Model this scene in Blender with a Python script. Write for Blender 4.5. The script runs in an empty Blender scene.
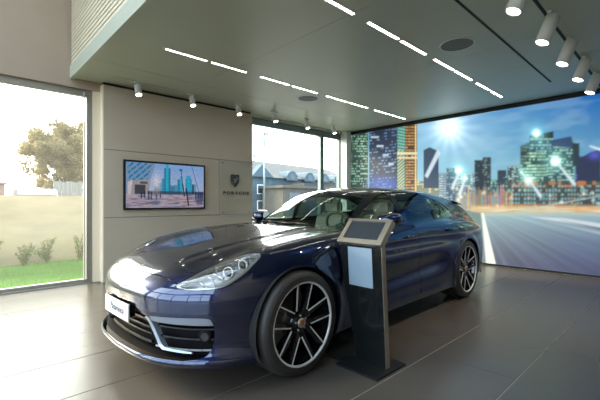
import bpy, bmesh, math, random
import numpy as np
from mathutils import Vector, Matrix, Euler
random.seed(7); rng = np.random.default_rng(7)
sc = bpy.context.scene
COL = sc.collection
R = math.radians

# ------------------------------------------------ camera (room frame: x runs along the car and towards the mural, y towards the television wall)
cam_d = bpy.data.cameras.new('camera'); cam = bpy.data.objects.new('camera', cam_d); COL.objects.link(cam)
cam.location = (0, 0, 1.185); cam.rotation_euler = (R(90), 0, R(-43.5))
cam_d.sensor_width = 36; cam_d.lens = 36*370/600; cam_d.shift_y = 2.5/600; cam_d.clip_end = 300; cam_d.clip_start = .05
sc.camera = cam
sc.view_settings.view_transform = 'Standard'; sc.view_settings.look = 'None'
sc.view_settings.gamma = 1; sc.view_settings.exposure = 0.68; sc.view_settings.use_curve_mapping = False
sc.cycles.use_denoising = True
sc.cycles.max_bounces = 10; sc.cycles.diffuse_bounces = 5; sc.cycles.glossy_bounces = 5; sc.cycles.transmission_bounces = 6; sc.cycles.transparent_max_bounces = 12
sc.cycles.caustics_reflective = False; sc.cycles.caustics_refractive = False
sc.cycles.sample_clamp_indirect = 4
# world: bright hazy late-day sky
wd = bpy.data.worlds.new('sky'); sc.world = wd; wd.use_nodes = True
nt = wd.node_tree; bg = nt.nodes['Background']
tc = nt.nodes.new('ShaderNodeTexCoord'); sx = nt.nodes.new('ShaderNodeSeparateXYZ'); rp = nt.nodes.new('ShaderNodeValToRGB')
nt.links.new(tc.outputs['Generated'], sx.inputs[0]); nt.links.new(sx.outputs['Z'], rp.inputs[0]); 
# towards the sun the sky is hazy white, on the far side clear blue
m1 = nt.nodes.new('ShaderNodeMath'); m1.operation = 'MULTIPLY_ADD'; m1.inputs[1].default_value = .3
nt.links.new(sx.outputs['X'], m1.inputs[0]); nt.links.new(sx.outputs['Y'], m1.inputs[2])
m2 = nt.nodes.new('ShaderNodeMapRange'); m2.interpolation_type = 'SMOOTHSTEP'; m2.inputs['From Min'].default_value = -.15; m2.inputs['From Max'].default_value = .75
nt.links.new(m1.outputs[0], m2.inputs['Value'])
mxs = nt.nodes.new('ShaderNodeMix'); mxs.data_type = 'RGBA'; mxs.inputs[6].default_value = (.38, .45, .56, 1)
nt.links.new(m2.outputs[0], mxs.inputs[0]); nt.links.new(rp.outputs[0], mxs.inputs[7]); nt.links.new(mxs.outputs[2], bg.inputs[0])
rp.color_ramp.elements[0].position = .0; rp.color_ramp.elements[0].color = (1, .955, .86, 1)
rp.color_ramp.elements[1].position = .6; rp.color_ramp.elements[1].color = (.84, .90, .96, 1)
bg.inputs[1].default_value = 6.5
sund = bpy.data.lights.new('sun', 'SUN'); sun = bpy.data.objects.new('sun', sund); COL.objects.link(sun)
sund.energy = 7.0; sund.angle = R(14); sund.color = (1, .86, .64)
sun.rotation_euler = Vector((.42, -1, -.50)).to_track_quat('-Z', 'Y').to_euler()
sun.location = (0, 12, 8)
def portal(name, loc, size, direction):
    d = bpy.data.lights.new(name, 'AREA'); o = bpy.data.objects.new(name, d); COL.objects.link(o)
    d.shape = 'RECTANGLE'; d.size, d.size_y = size; d.cycles.is_portal = True
    o.location = loc; o.rotation_euler = Vector(direction).to_track_quat('-Z', 'Z').to_euler()
portal('window_portal', (-1.0, 6.3, 1.4), (5.4, 2.9), (0, -1, 0))
portal('window_portal', (5.85, 6.3, 1.45), (3.1, 2.9), (0, -1, 0))
portal('window_portal', (-3.7, 1.6, 1.4), (9.0, 2.8), (1, 0, 0))
portal('window_portal', (-3.7, 1.55, 4.15), (9.8, 2.3), (1, 0, 0))
portal('window_portal', (-1.32, 2.7, 5.58), (3.5, 5.0), (0, 0, -1))

# ------------------------------------------------ materials
def mat(name, col=(.5,.5,.5), rough=.5, metal=0., coat=0., emis=None, es=0., alpha=1., trans=0., ior=1.45, spec=.5, coat_rough=.03):
    m = bpy.data.materials.new(name); m.use_nodes = True
    b = m.node_tree.nodes['Principled BSDF']
    b.inputs['Base Color'].default_value = (*col, 1); b.inputs['Roughness'].default_value = rough
    b.inputs['Metallic'].default_value = metal; b.inputs['Coat Weight'].default_value = coat
    b.inputs['Coat Roughness'].default_value = coat_rough; b.inputs['IOR'].default_value = ior
    b.inputs['Specular IOR Level'].default_value = spec
    b.inputs['Transmission Weight'].default_value = trans
    if emis: b.inputs['Emission Color'].default_value = (*emis, 1); b.inputs['Emission Strength'].default_value = es
    return m
def noisy(m, col, amt=.15, scale=5., rough=None, bump=0., bscale=40., stretch=(1,1,1)):
    """vary a material's colour (and roughness) with object-space noise"""
    n = m.node_tree; b = n.nodes['Principled BSDF']
    t = n.nodes.new('ShaderNodeTexCoord'); mp = n.nodes.new('ShaderNodeMapping'); mp.inputs['Scale'].default_value = stretch
    no = n.nodes.new('ShaderNodeTexNoise'); no.inputs['Scale'].default_value = scale; no.inputs['Detail'].default_value = 5
    n.links.new(t.outputs['Object'], mp.inputs[0]); n.links.new(mp.outputs[0], no.inputs['Vector'])
    cr = n.nodes.new('ShaderNodeValToRGB'); n.links.new(no.outputs['Fac'], cr.inputs[0])
    cr.color_ramp.elements[0].position = .3; cr.color_ramp.elements[1].position = .7
    cr.color_ramp.elements[0].color = (*[c*(1-amt) for c in col], 1); cr.color_ramp.elements[1].color = (*[min(1,c*(1+amt)) for c in col], 1)
    n.links.new(cr.outputs[0], b.inputs['Base Color'])
    if rough:
        mr = n.nodes.new('ShaderNodeMapRange'); mr.inputs['To Min'].default_value = rough[0]; mr.inputs['To Max'].default_value = rough[1]
        n.links.new(no.outputs['Fac'], mr.inputs['Value']); n.links.new(mr.outputs[0], b.inputs['Roughness'])
    if bump:
        n2 = n.nodes.new('ShaderNodeTexNoise'); n2.inputs['Scale'].default_value = bscale; n.links.new(mp.outputs[0], n2.inputs['Vector'])
        bp = n.nodes.new('ShaderNodeBump'); bp.inputs['Strength'].default_value = bump; bp.inputs['Distance'].default_value = .01
        n.links.new(n2.outputs['Fac'], bp.inputs['Height']); n.links.new(bp.outputs[0], b.inputs['Normal'])
    return m
def glass_mat(name, tint=(.9,.95,.93), refl=.5, rough=0.):
    """thin pane: straight-through tinted light plus a mirror reflection that grows at grazing angles"""
    m = bpy.data.materials.new(name); m.use_nodes = True; n = m.node_tree; n.nodes.clear()
    out = n.nodes.new('ShaderNodeOutputMaterial'); mx = n.nodes.new('ShaderNodeMixShader')
    tr = n.nodes.new('ShaderNodeBsdfTransparent'); gl = n.nodes.new('ShaderNodeBsdfGlossy'); fr = n.nodes.new('ShaderNodeFresnel')
    tr.inputs[0].default_value = (*tint, 1); gl.inputs['Roughness'].default_value = rough; fr.inputs[0].default_value = 1.5
    ge = n.nodes.new('ShaderNodeNewGeometry'); mi_ = n.nodes.new('ShaderNodeMapRange'); mi_.inputs['To Min'].default_value = 1.5; mi_.inputs['To Max'].default_value = 1/1.5
    n.links.new(ge.outputs['Backfacing'], mi_.inputs['Value']); n.links.new(mi_.outputs[0], fr.inputs[0])   # a pane mirrors alike from both faces
    mu = n.nodes.new('ShaderNodeMath'); mu.operation = 'MULTIPLY'; mu.inputs[1].default_value = refl; mu.use_clamp = True
    n.links.new(fr.outputs[0], mu.inputs[0]); n.links.new(mu.outputs[0], mx.inputs[0])
    n.links.new(tr.outputs[0], mx.inputs[1]); n.links.new(gl.outputs[0], mx.inputs[2]); n.links.new(mx.outputs[0], out.inputs[0])
    return m
M = {}
M['wall'] = noisy(mat('wall_panel', (.56,.475,.36), .55), (.56,.475,.36), .03, 2)
M['plaster'] = noisy(mat('upper_wall_plaster', (.42,.33,.245), .7), (.42,.33,.245), .04, 1.5)
M['ceiling'] = noisy(mat('ceiling_panel', (.52,.545,.44), .38), (.52,.545,.44), .03, .6)
M['frame'] = mat('grey_window_frame', (.20,.24,.23), .4, .5)
M['white'] = mat('white_paint', (.75,.76,.74), .4)
M['whiteframe'] = mat('pale_frame', (.55,.53,.48), .4)
M['black'] = mat('black_satin', (.012,.013,.014), .35)
M['blackgloss'] = mat('black_gloss', (.006,.006,.008), .08, coat=1)
M['rubber'] = noisy(mat('tire_rubber', (.022,.021,.02), .6), (.022,.021,.02), .2, 30)
M['chrome'] = mat('polished_aluminium', (.75,.75,.74), .2, 1.)
M['silver'] = mat('brushed_silver', (.50,.44,.36), .33, .85)
M['slot'] = mat('dark_slot', (.01,.012,.012), .7)
M['pane'] = glass_mat('window_pane', (.93,.96,.95), .6)
def veiled(name, f):  # translucent share added to the pane to veil the outside in bright haze
    m = glass_mat(name, (.95,.96,.93), .6); n = m.node_tree; out = [x for x in n.nodes if x.type == 'OUTPUT_MATERIAL'][0]; prev = out.inputs[0].links[0].from_socket
    t = n.nodes.new('ShaderNodeBsdfTranslucent'); t.inputs[0].default_value = (.95,.92,.85,1); mx = n.nodes.new('ShaderNodeMixShader'); mx.inputs[0].default_value = f
    n.links.new(prev, mx.inputs[1]); n.links.new(t.outputs[0], mx.inputs[2]); n.links.new(mx.outputs[0], out.inputs[0]); return m
M['pane_veiled'] = veiled('haze_veil_pane', .018)
M['bulb'] = mat('lamp_glow', (1,1,1), .5, emis=(1,.93,.82), es=14)
M['strip'] = mat('linear_light_glow', (1,1,1), .5, emis=(1,.92,.80), es=16)
M['speaker'] = noisy(mat('speaker_grille', (.16,.17,.16), .6), (.16,.17,.16), .2, 300)

def attr_material(name, em=0., rough=.3, base=1.):
    """a printed or lit picture whose colours come from a colour attribute of its mesh"""
    m = bpy.data.materials.new(name); m.use_nodes = True; n = m.node_tree; b = n.nodes['Principled BSDF']
    a = n.nodes.new('ShaderNodeVertexColor'); a.layer_name = 'picture'
    n.links.new(a.outputs[0], b.inputs['Emission Color']); b.inputs['Emission Strength'].default_value = em
    mu = n.nodes.new('ShaderNodeMix'); mu.data_type = 'RGBA'; mu.inputs[0].default_value = base
    mu.inputs[6].default_value = (.01,.01,.01,1); n.links.new(a.outputs[0], mu.inputs[7])
    n.links.new(mu.outputs[2], b.inputs['Base Color']); b.inputs['Roughness'].default_value = rough
    return m

# ------------------------------------------------ mesh helpers
class MB:
    def __init__(s): s.v = []; s.f = []; s.sm = []
    def add(s, vs, fs, smooth=False):
        o = len(s.v); s.v += [tuple(map(float, p)) for p in vs]; s.f += [tuple(o+i for i in f) for f in fs]; s.sm += [smooth]*len(fs); return s
    def box(s, x0, x1, y0, y1, z0, z1):
        return s.add([(x,y,z) for x in (x0,x1) for y in (y0,y1) for z in (z0,z1)],
                     [(0,1,3,2),(4,6,7,5),(0,4,5,1),(2,3,7,6),(0,2,6,4),(1,5,7,3)])
    def tube(s, p, q, r0, r1=None, n=16, cap=True, smooth=True):
        r1 = r0 if r1 is None else r1
        p, q = Vector(p), Vector(q); d = (q-p).normalized()
        a = d.orthogonal().normalized(); b = d.cross(a)
        vs = []
        for c, r in ((p, r0), (q, r1)):
            for k in range(n):
                t = 2*math.pi*k/n; vs.append(c+(a*math.cos(t)+b*math.sin(t))*r)
        s.add(vs, [(k, (k+1)%n, n+(k+1)%n, n+k) for k in range(n)], smooth)
        if cap: s.add(vs, [tuple(range(n))[::-1], tuple(range(n, 2*n))])
        return s
    def path(s, pts, rad, n=8):
        for i in range(len(pts)-1): s.tube(pts[i], pts[i+1], rad if not isinstance(rad, (list,tuple)) else rad[i], None if not isinstance(rad,(list,tuple)) else rad[i+1], n)
        return s
    def lathe(s, prof, axis='Z', c=(0,0,0), n=48, smooth=True, close=False):
        """prof: (radius, height along axis)"""
        vs = []
        for r, h in prof:
            for k in range(n):
                t = 2*math.pi*k/n; u, w = r*math.cos(t), r*math.sin(t)
                p = {'Z': (u,w,h), 'Y': (u,h,w), 'X': (h,u,w)}[axis]
                vs.append((p[0]+c[0], p[1]+c[1], p[2]+c[2]))
        m = len(prof); fs = []
        for i in range(m if close else m-1):
            j = (i+1)%m
            for k in range(n): fs.append((i*n+k, i*n+(k+1)%n, j*n+(k+1)%n, j*n+k))
        return s.add(vs, fs, smooth)
    def prism(s, poly, lo, hi, axis='Y', smooth=False):
        """poly in the plane normal to axis; X: (y,z)  Y: (x,z)  Z: (x,y)"""
        def P(p, h): return {'X': (h,p[0],p[1]), 'Y': (p[0],h,p[1]), 'Z': (p[0],p[1],h)}[axis]
        n = len(poly); vs = [P(p, lo) for p in poly]+[P(p, hi) for p in poly]
        return s.add(vs, [tuple(range(n)), tuple(range(n,2*n))[::-1]]+[(k, n+k, n+(k+1)%n, (k+1)%n) for k in range(n)], smooth)
    def build(s, name, m, parent=None, bevel=0., seg=2, **tags):
        me = bpy.data.meshes.new(name); me.from_pydata(s.v, [], s.f)
        me.polygons.foreach_set('use_smooth', s.sm)
        bm = bmesh.new(); bm.from_mesh(me)
        bmesh.ops.remove_doubles(bm, verts=bm.verts, dist=1e-5)
        bmesh.ops.recalc_face_normals(bm, faces=bm.faces)
        if bevel:
            ed = [e for e in bm.edges if len(e.link_faces) == 2 and e.calc_face_angle(0) > .6]
            bmesh.ops.bevel(bm, geom=ed, offset=bevel, segments=seg, affect='EDGES', clamp_overlap=True)
        bm.to_mesh(me); bm.free()
        if m: me.materials.append(m)
        return link(name, me, parent, **tags)
def link(name, me, parent=None, label=None, cat=None, group=None, kind=None):
    o = bpy.data.objects.new(name, me); COL.objects.link(o)
    if parent: o.parent = parent
    return tag(o, label, cat, group, kind)
def tag(o, label=None, cat=None, group=None, kind=None):
    if label: o['label'] = label
    if cat: o['category'] = cat
    if group: o['group'] = group
    if kind: o['kind'] = kind
    return o
def empty(name, loc, label, cat, group=None, rz=0.):
    o = bpy.data.objects.new(name, None); COL.objects.link(o); o.location = loc; o.rotation_euler = (0,0,rz)
    o.empty_display_size = .1
    return tag(o, label, cat, group)
def copy_tree(o, parent=None):
    c = o.copy(); COL.objects.link(c)
    if parent: c.parent = parent
    for ch in [x for x in o.children]: copy_tree(ch, c)
    return c
def text_mesh(s, size, depth, shear=0., spacing=1., scale_x=1., font_bold=False):
    cu = bpy.data.curves.new('t', 'FONT'); cu.body = s; cu.size = size; cu.extrude = depth; cu.shear = shear
    cu.align_x = 'CENTER'; cu.align_y = 'CENTER'; cu.space_character = spacing; cu.resolution_u = 4
    if font_bold: cu.offset = size*.035
    o = bpy.data.objects.new('t', cu); COL.objects.link(o)
    dg = bpy.context.evaluated_depsgraph_get(); dg.update()
    me = bpy.data.meshes.new_from_object(o.evaluated_get(dg)); bpy.data.objects.remove(o)
    for v in me.vertices: v.co.x *= scale_x
    return me
def S(mb, name, m, **k): return mb.build(name, m, kind='structure', **k)

# ================================================= THE ROOM
CZ = 2.97
def floor_material():
    m = mat('floor_tile', (.1,.1,.1), .3, spec=.75); n = m.node_tree; b = n.nodes['Principled BSDF']
    t = n.nodes.new('ShaderNodeTexCoord'); no = n.nodes.new('ShaderNodeTexNoise'); no.inputs['Scale'].default_value = 1.7; no.inputs['Detail'].default_value = 7
    n.links.new(t.outputs['Object'], no.inputs['Vector'])
    no2 = n.nodes.new('ShaderNodeTexNoise'); no2.inputs['Scale'].default_value = 14; no2.inputs['Detail'].default_value = 6
    n.links.new(t.outputs['Object'], no2.inputs['Vector'])
    ad = n.nodes.new('ShaderNodeMath'); ad.operation = 'MULTIPLY_ADD'; ad.inputs[1].default_value = .12
    n.links.new(no2.outputs[0], ad.inputs[0]); n.links.new(no.outputs[0], ad.inputs[2])
    cr = n.nodes.new('ShaderNodeValToRGB'); n.links.new(ad.outputs[0], cr.inputs[0])
    cr.color_ramp.elements[0].position = .3; cr.color_ramp.elements[1].position = 1.0
    cr.color_ramp.elements[0].color = (.082,.072,.060,1); cr.color_ramp.elements[1].color = (.100,.087,.073,1)
    n.links.new(cr.outputs[0], b.inputs['Base Color'])
    mr = n.nodes.new('ShaderNodeMapRange'); mr.inputs['To Min'].default_value = .25; mr.inputs['To Max'].default_value = .30
    b.inputs['Roughness'].default_value = .27
    return m
M['tile'] = floor_material(); M['grout'] = mat('grout', (.29,.26,.22), .8); M['grout_thin'] = mat('tight_joint', (.20,.185,.165), .8)
# one floor object: tiles as separate slabs over the grout bed, 60 cm rows with long tiles
fl = MB()
rows = [( .2+.6*k) for k in range(-6, 10)]
tiles = []
for k, y0 in enumerate(rows):
    kk = k-6; off = .45 if kk % 2 == 1 else 1.21
    x = off-2.3*3; xs = [-3.8]
    while x < 7.38:
        if x > -3.7: xs.append(x)
        x += 2.3
    xs.append(7.38)
    y1 = min(y0+.6, 6.15)
    for a, b_ in zip(xs[:-1], xs[1:]):
        if b_-a < .02: continue
        fl.box(a+.0018, b_-.0018, y0+.0042, y1-.0042, -.02, 0)
floor = fl.build('floor', M['tile'], bevel=.0, kind='structure')
S(MB().box(-3.8, 7.38, -3.4, 6.15, -.06, -.0025), 'trim_1', M['grout'])

# ceiling (dropped), with slots; upper ceiling of the double-height strip on the left
c = MB(); js = [1.31,2.76,4.56,5.46,7.45]
for x0, x1 in zip(js[:-1], js[1:]): c.box(x0+.002, x1-.002, -3.4, 5.10, CZ, CZ+.03); c.box(x0+.002, x1-.002, 5.108, 6.30, CZ, CZ+.03)
c.box(1.31, 7.45, -3.4, 6.30, CZ+.03, CZ+.3)
S(c, 'ceiling', M['ceiling'])
uc = MB()
for b4 in ((-3.8,-3.1,-3.4,6.3),(.45,1.25,-3.4,6.3),(-3.1,.45,-3.4,.2),(-3.1,.45,5.2,6.3)): uc.box(*b4, 5.6, 5.8)
S(uc, 'ceiling_upper', M['ceiling'])
o = MB()
for x in (-3.1,-1.35,.41): o.box(x, x+.05, .2, 5.2, 5.62, 5.72)
for y in (.2,1.45,2.7,3.95,5.15): o.box(-3.1,.45,y,y+.05,5.62,5.72)
fr = S(o, 'window_5', M['frame']); MB().box(-3.1,.45,.2,5.2,5.66,5.67).build('window_glass', M['pane'], fr)
# perforated / slatted fascia at the ceiling's edge with a plain lower border
M['slat'] = mat('fascia_slat', (.86,.76,.58), .35, .1)
S(MB().box(1.25, 1.31, -3.4, 6.1, CZ-.02, CZ+.16), 'trim_2', M['ceiling'])
f = MB()
for k in range(44):
    z = CZ+.18+k*.056
    f.box(1.262, 1.30, -3.4, 6.05, z, z+.036)
S(f, 'wall_fascia', M['slat'])
S(MB().box(1.31, 1.35, -3.4, 6.1, CZ+.3, 5.6), 'wall_fascia_back', M['slot'])
# television wall: three bands of panels with shadow joints, dark gap on top
w = MB()
for z0, z1 in ((0.0,.955),(.962,1.972),(1.979,2.93)):
    for x0, x1 in (((1.66,3.603),(3.609,4.34)) if z0 == .962 else ((1.66,4.34),)):
        w.box(x0, x1, 5.96, 6.02, z0, z1)
S(w, 'wall_television', M['wall'], bevel=.002)
S(MB().box(1.665, 4.335, 5.985, 6.30, 0, CZ), 'wall_core', M['slot'])
M['return'] = mat('sun_warmed_return', (.86,.74,.56), .45)  # the warm sunlight on this return is put into its colour
S(MB().box(1.645, 1.665, 5.965, 6.30, 0, 2.93), 'trim_3', M['return'])
S(MB().box(4.335, 4.36, 5.965, 6.30, 0, 2.93), 'trim_4', M['wall'])
# wall over the left window and the pale casing between window and television wall
S(MB().box(-3.8, 1.66, 6.08, 6.5, 2.84, 5.7), 'wall_upper', M['plaster'])
S(MB().box(1.55, 1.655, 6.10, 6.5, 0, 2.97), 'trim_5', M['return'])
# left window (goes on to the left behind the frame edge)
def window(name, x0, x1, y, z0, z1, posts, fw=.06, m=M['frame'], bottom=.05, pane=M['pane']):
    o = MB(); o.box(x0, x1, y, y+.1, z1-fw*1.2, z1); o.box(x0, x1, y, y+.1, z0, z0+bottom)
    for p in posts: o.box(p-fw/2, p+fw/2, y, y+.1, z0+bottom, z1-fw*1.2)
    fr = S(o, name, m, bevel=.004)
    MB().box(x0, x1, y+.045, y+.055, z0+bottom, z1-fw*1.2).build('window_glass', pane, fr)
    return fr
M['frame_l'] = mat('warm_grey_frame', (.36,.34,.30), .4, .4)
window('window_1', -3.8, 1.55, 6.13, .0, 2.84, (1.515, -.9, -3.7), .075, M['frame_l'], .055, M['pane_veiled'])
S(MB().box(-3.8, 1.55, 6.08, 6.13, 0, .012), 'trim_6', M['frame_l'])
S(MB().box(1.43, 1.445, 6.10, 6.125, .05, 2.80), 'trim_7', M['whiteframe'])
# right window group between television wall and corner
window('window_2', 4.36, 7.30, 6.13, .0, 2.92, (4.39, 6.56, 7.25), .11, M['frame'], .05)
S(MB().box(4.36, 7.38, 6.06, 6.35, 2.925, CZ+.02), 'trim_8', M['ceiling'])
# corner column
S(MB().box(7.21, 7.375, 5.90, 6.10, 0, CZ), 'wall_corner', M['white'], bevel=.004)
# mural wall, rear walls
S(MB().box(7.44, 7.6, -3.4, 6.4, -.05, 3.0), 'wall_mural', M['wall'])
M['dark_wall'] = mat('darkened_rear_wall', (.16,.14,.12), .6)  # unseen wall behind the camera, darkened to lower ambient light and reflections
S(MB().box(-3.8, 7.6, -3.6, -3.4, -.05, 5.8), 'wall_rear', M['dark_wall'])
w = MB(); w.box(-3.9, -3.8, -3.4, 6.5, 2.8, 2.92); w.box(-3.9, -3.8, -3.4, 6.5, 5.3, 5.8); w.box(-3.9, -3.8, 6.1, 6.5, -.05, 2.8); w.box(-3.9,-3.8,-3.4,-2.9,-.05,2.8)
S(w, 'wall_entrance', M['wall'])
o = MB(); o.box(-3.9,-3.8,-2.9,6.1,2.72,2.8); o.box(-3.9,-3.8,-2.9,6.1,0,.06)
for y in (-2.87, -1.1, .7, 2.5, 4.3, 6.06): o.box(-3.9,-3.8,y-.04,y+.04,.06,2.72)
o.box(-3.88,-3.82,-2.9,6.1,2.05,2.10)
fr = S(o, 'window_3', M['frame'])
MB().box(-3.855,-3.845,-2.9,6.1,.06,2.72).build('window_glass', M['pane'], fr)
o = MB(); o.box(-3.9,-3.8,-3.4,6.5,2.92,2.97); o.box(-3.9,-3.8,-3.4,6.5,5.24,5.3)
for y in (-3.35,-1.1,1.3,3.7,6.4): o.box(-3.9,-3.8,y-.04,y+.04,2.97,5.24)
fr = S(o, 'window_4', M['frame']); MB().box(-3.855,-3.845,-3.4,6.5,2.97,5.24).build('window_glass', M['pane'], fr)
# ceiling slots (recessed tracks)
S(MB().box(1.9, 6.46, 1.405, 1.43, CZ-.003, CZ+.01), 'trim_9', M['slot'])
S(MB().box(1.9, 7.30, .925, .955, CZ-.003, CZ+.01), 'trim_10', M['slot'])
S(MB().box(1.66, 7.2, 5.60, 5.63, CZ-.003, CZ+.01), 'trim_11', M['ceiling'])

# ------------------------------------------------ pictures painted on their own flat grids
def srgb(c): c = np.asarray(c, float)/255.; return np.where(c <= .04045, c/12.92, ((c+.055)/1.055)**2.4)
class Paint:
    def __init__(s, u, v, base=(0,0,0)):
        s.u, s.v = u, v; s.c = np.zeros(u.shape+(3,)); s.c[:] = srgb(base)
    def put(s, a, col):
        a = np.clip(a, 0, 1)[..., None]; col = col if isinstance(col, np.ndarray) and col.ndim == 3 else srgb(col)
        s.c = s.c*(1-a)+col*a
    def glow(s, a, col): s.c = s.c+np.clip(a,0,None)[..., None]*srgb(col)
    def rect(s, u0, v0, u1, v1, col, e=.4, a=1.):
        m = np.clip((s.u-u0)/e+.5,0,1)*np.clip((u1-s.u)/e+.5,0,1)*np.clip((s.v-v0)/e+.5,0,1)*np.clip((v1-s.v)/e+.5,0,1)
        s.put(m*a, col)
    def poly(s, pts, col, e=.5, a=1.):
        s.put(np.clip(.5-sd_poly(s.u, s.v, pts)/e, 0, 1)*a, col)
    def line(s, p, q, w, col, a=1., w2=None):
        p, q = np.array(p,float), np.array(q,float); d = q-p; L = (d@d)
        t = np.clip(((s.u-p[0])*d[0]+(s.v-p[1])*d[1])/L, 0, 1)
        r = np.hypot(s.u-p[0]-t*d[0], s.v-p[1]-t*d[1]); ww = w if w2 is None else w+(w2-w)*t
        s.put(np.clip(1.2-r/ww, 0, 1)*a, col)
    def spot(s, u0, v0, r, col, a=1., au=1.): s.glow(a*np.exp(-(((s.u-u0)/au)**2+(s.v-v0)**2)/r**2), col)
def sd_poly(x, y, pts):
    """signed distance to a closed polygon, negative inside (numpy arrays)"""
    pts = np.array(pts, float); d = np.full(np.shape(x), 1e18); ins = np.zeros(np.shape(x), bool)
    n = len(pts)
    for i in range(n):
        a, b = pts[i], pts[(i+1) % n]; e = b-a
        t = np.clip(((x-a[0])*e[0]+(y-a[1])*e[1])/max(e@e, 1e-18), 0, 1)
        d = np.minimum(d, (x-a[0]-t*e[0])**2+(y-a[1]-t*e[1])**2)
        if a[1] != b[1]:
            c = (a[1] > y) != (b[1] > y)
            ins ^= c & (x < (b[0]-a[0])*(y-a[1])/(b[1]-a[1])+a[0])
    return np.where(ins, -1, 1)*np.sqrt(d)
def picture_mesh(name, P, col, m, parent=None, **tags):
    """P: (rows, cols, 3) points, col: same-size colours"""
    r, c = P.shape[:2]; me = bpy.data.meshes.new(name)
    idx = np.arange(r*c).reshape(r, c)
    f = np.stack([idx[:-1,:-1], idx[:-1,1:], idx[1:,1:], idx[1:,:-1]], -1).reshape(-1, 4)
    me.vertices.add(r*c); me.vertices.foreach_set('co', P.reshape(-1))
    me.loops.add(f.size); me.loops.foreach_set('vertex_index', f.reshape(-1))
    me.polygons.add(len(f)); me.polygons.foreach_set('loop_start', np.arange(0, f.size, 4)); me.polygons.foreach_set('loop_total', np.full(len(f), 4))
    me.update(calc_edges=True)
    at = me.color_attributes.new('picture', 'FLOAT_COLOR', 'POINT')
    at.data.foreach_set('color', np.concatenate([np.clip(col,0,1.6).reshape(-1,3), np.ones((r*c,1))], 1).reshape(-1))
    me.materials.append(m)
    return link(name, me, parent, **tags)
def vnoise(u, v, seed):
    r = np.random.default_rng(seed); g = r.random((64, 64))
    iu, iv = np.floor(u).astype(int), np.floor(v).astype(int); fu, fv = u-iu, v-iv
    fu, fv = fu*fu*(3-2*fu), fv*fv*(3-2*fv)
    G = lambda a, b: g[a % 64, b % 64]
    return (G(iu,iv)*(1-fu)+G(iu+1,iv)*fu)*(1-fv)+(G(iu,iv+1)*(1-fu)+G(iu+1,iv+1)*fu)*fv
def hash2(a, b, seed=0):
    x = np.sin(a*127.1+b*311.7+seed*74.7)*43758.5453; return x-np.floor(x)

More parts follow.
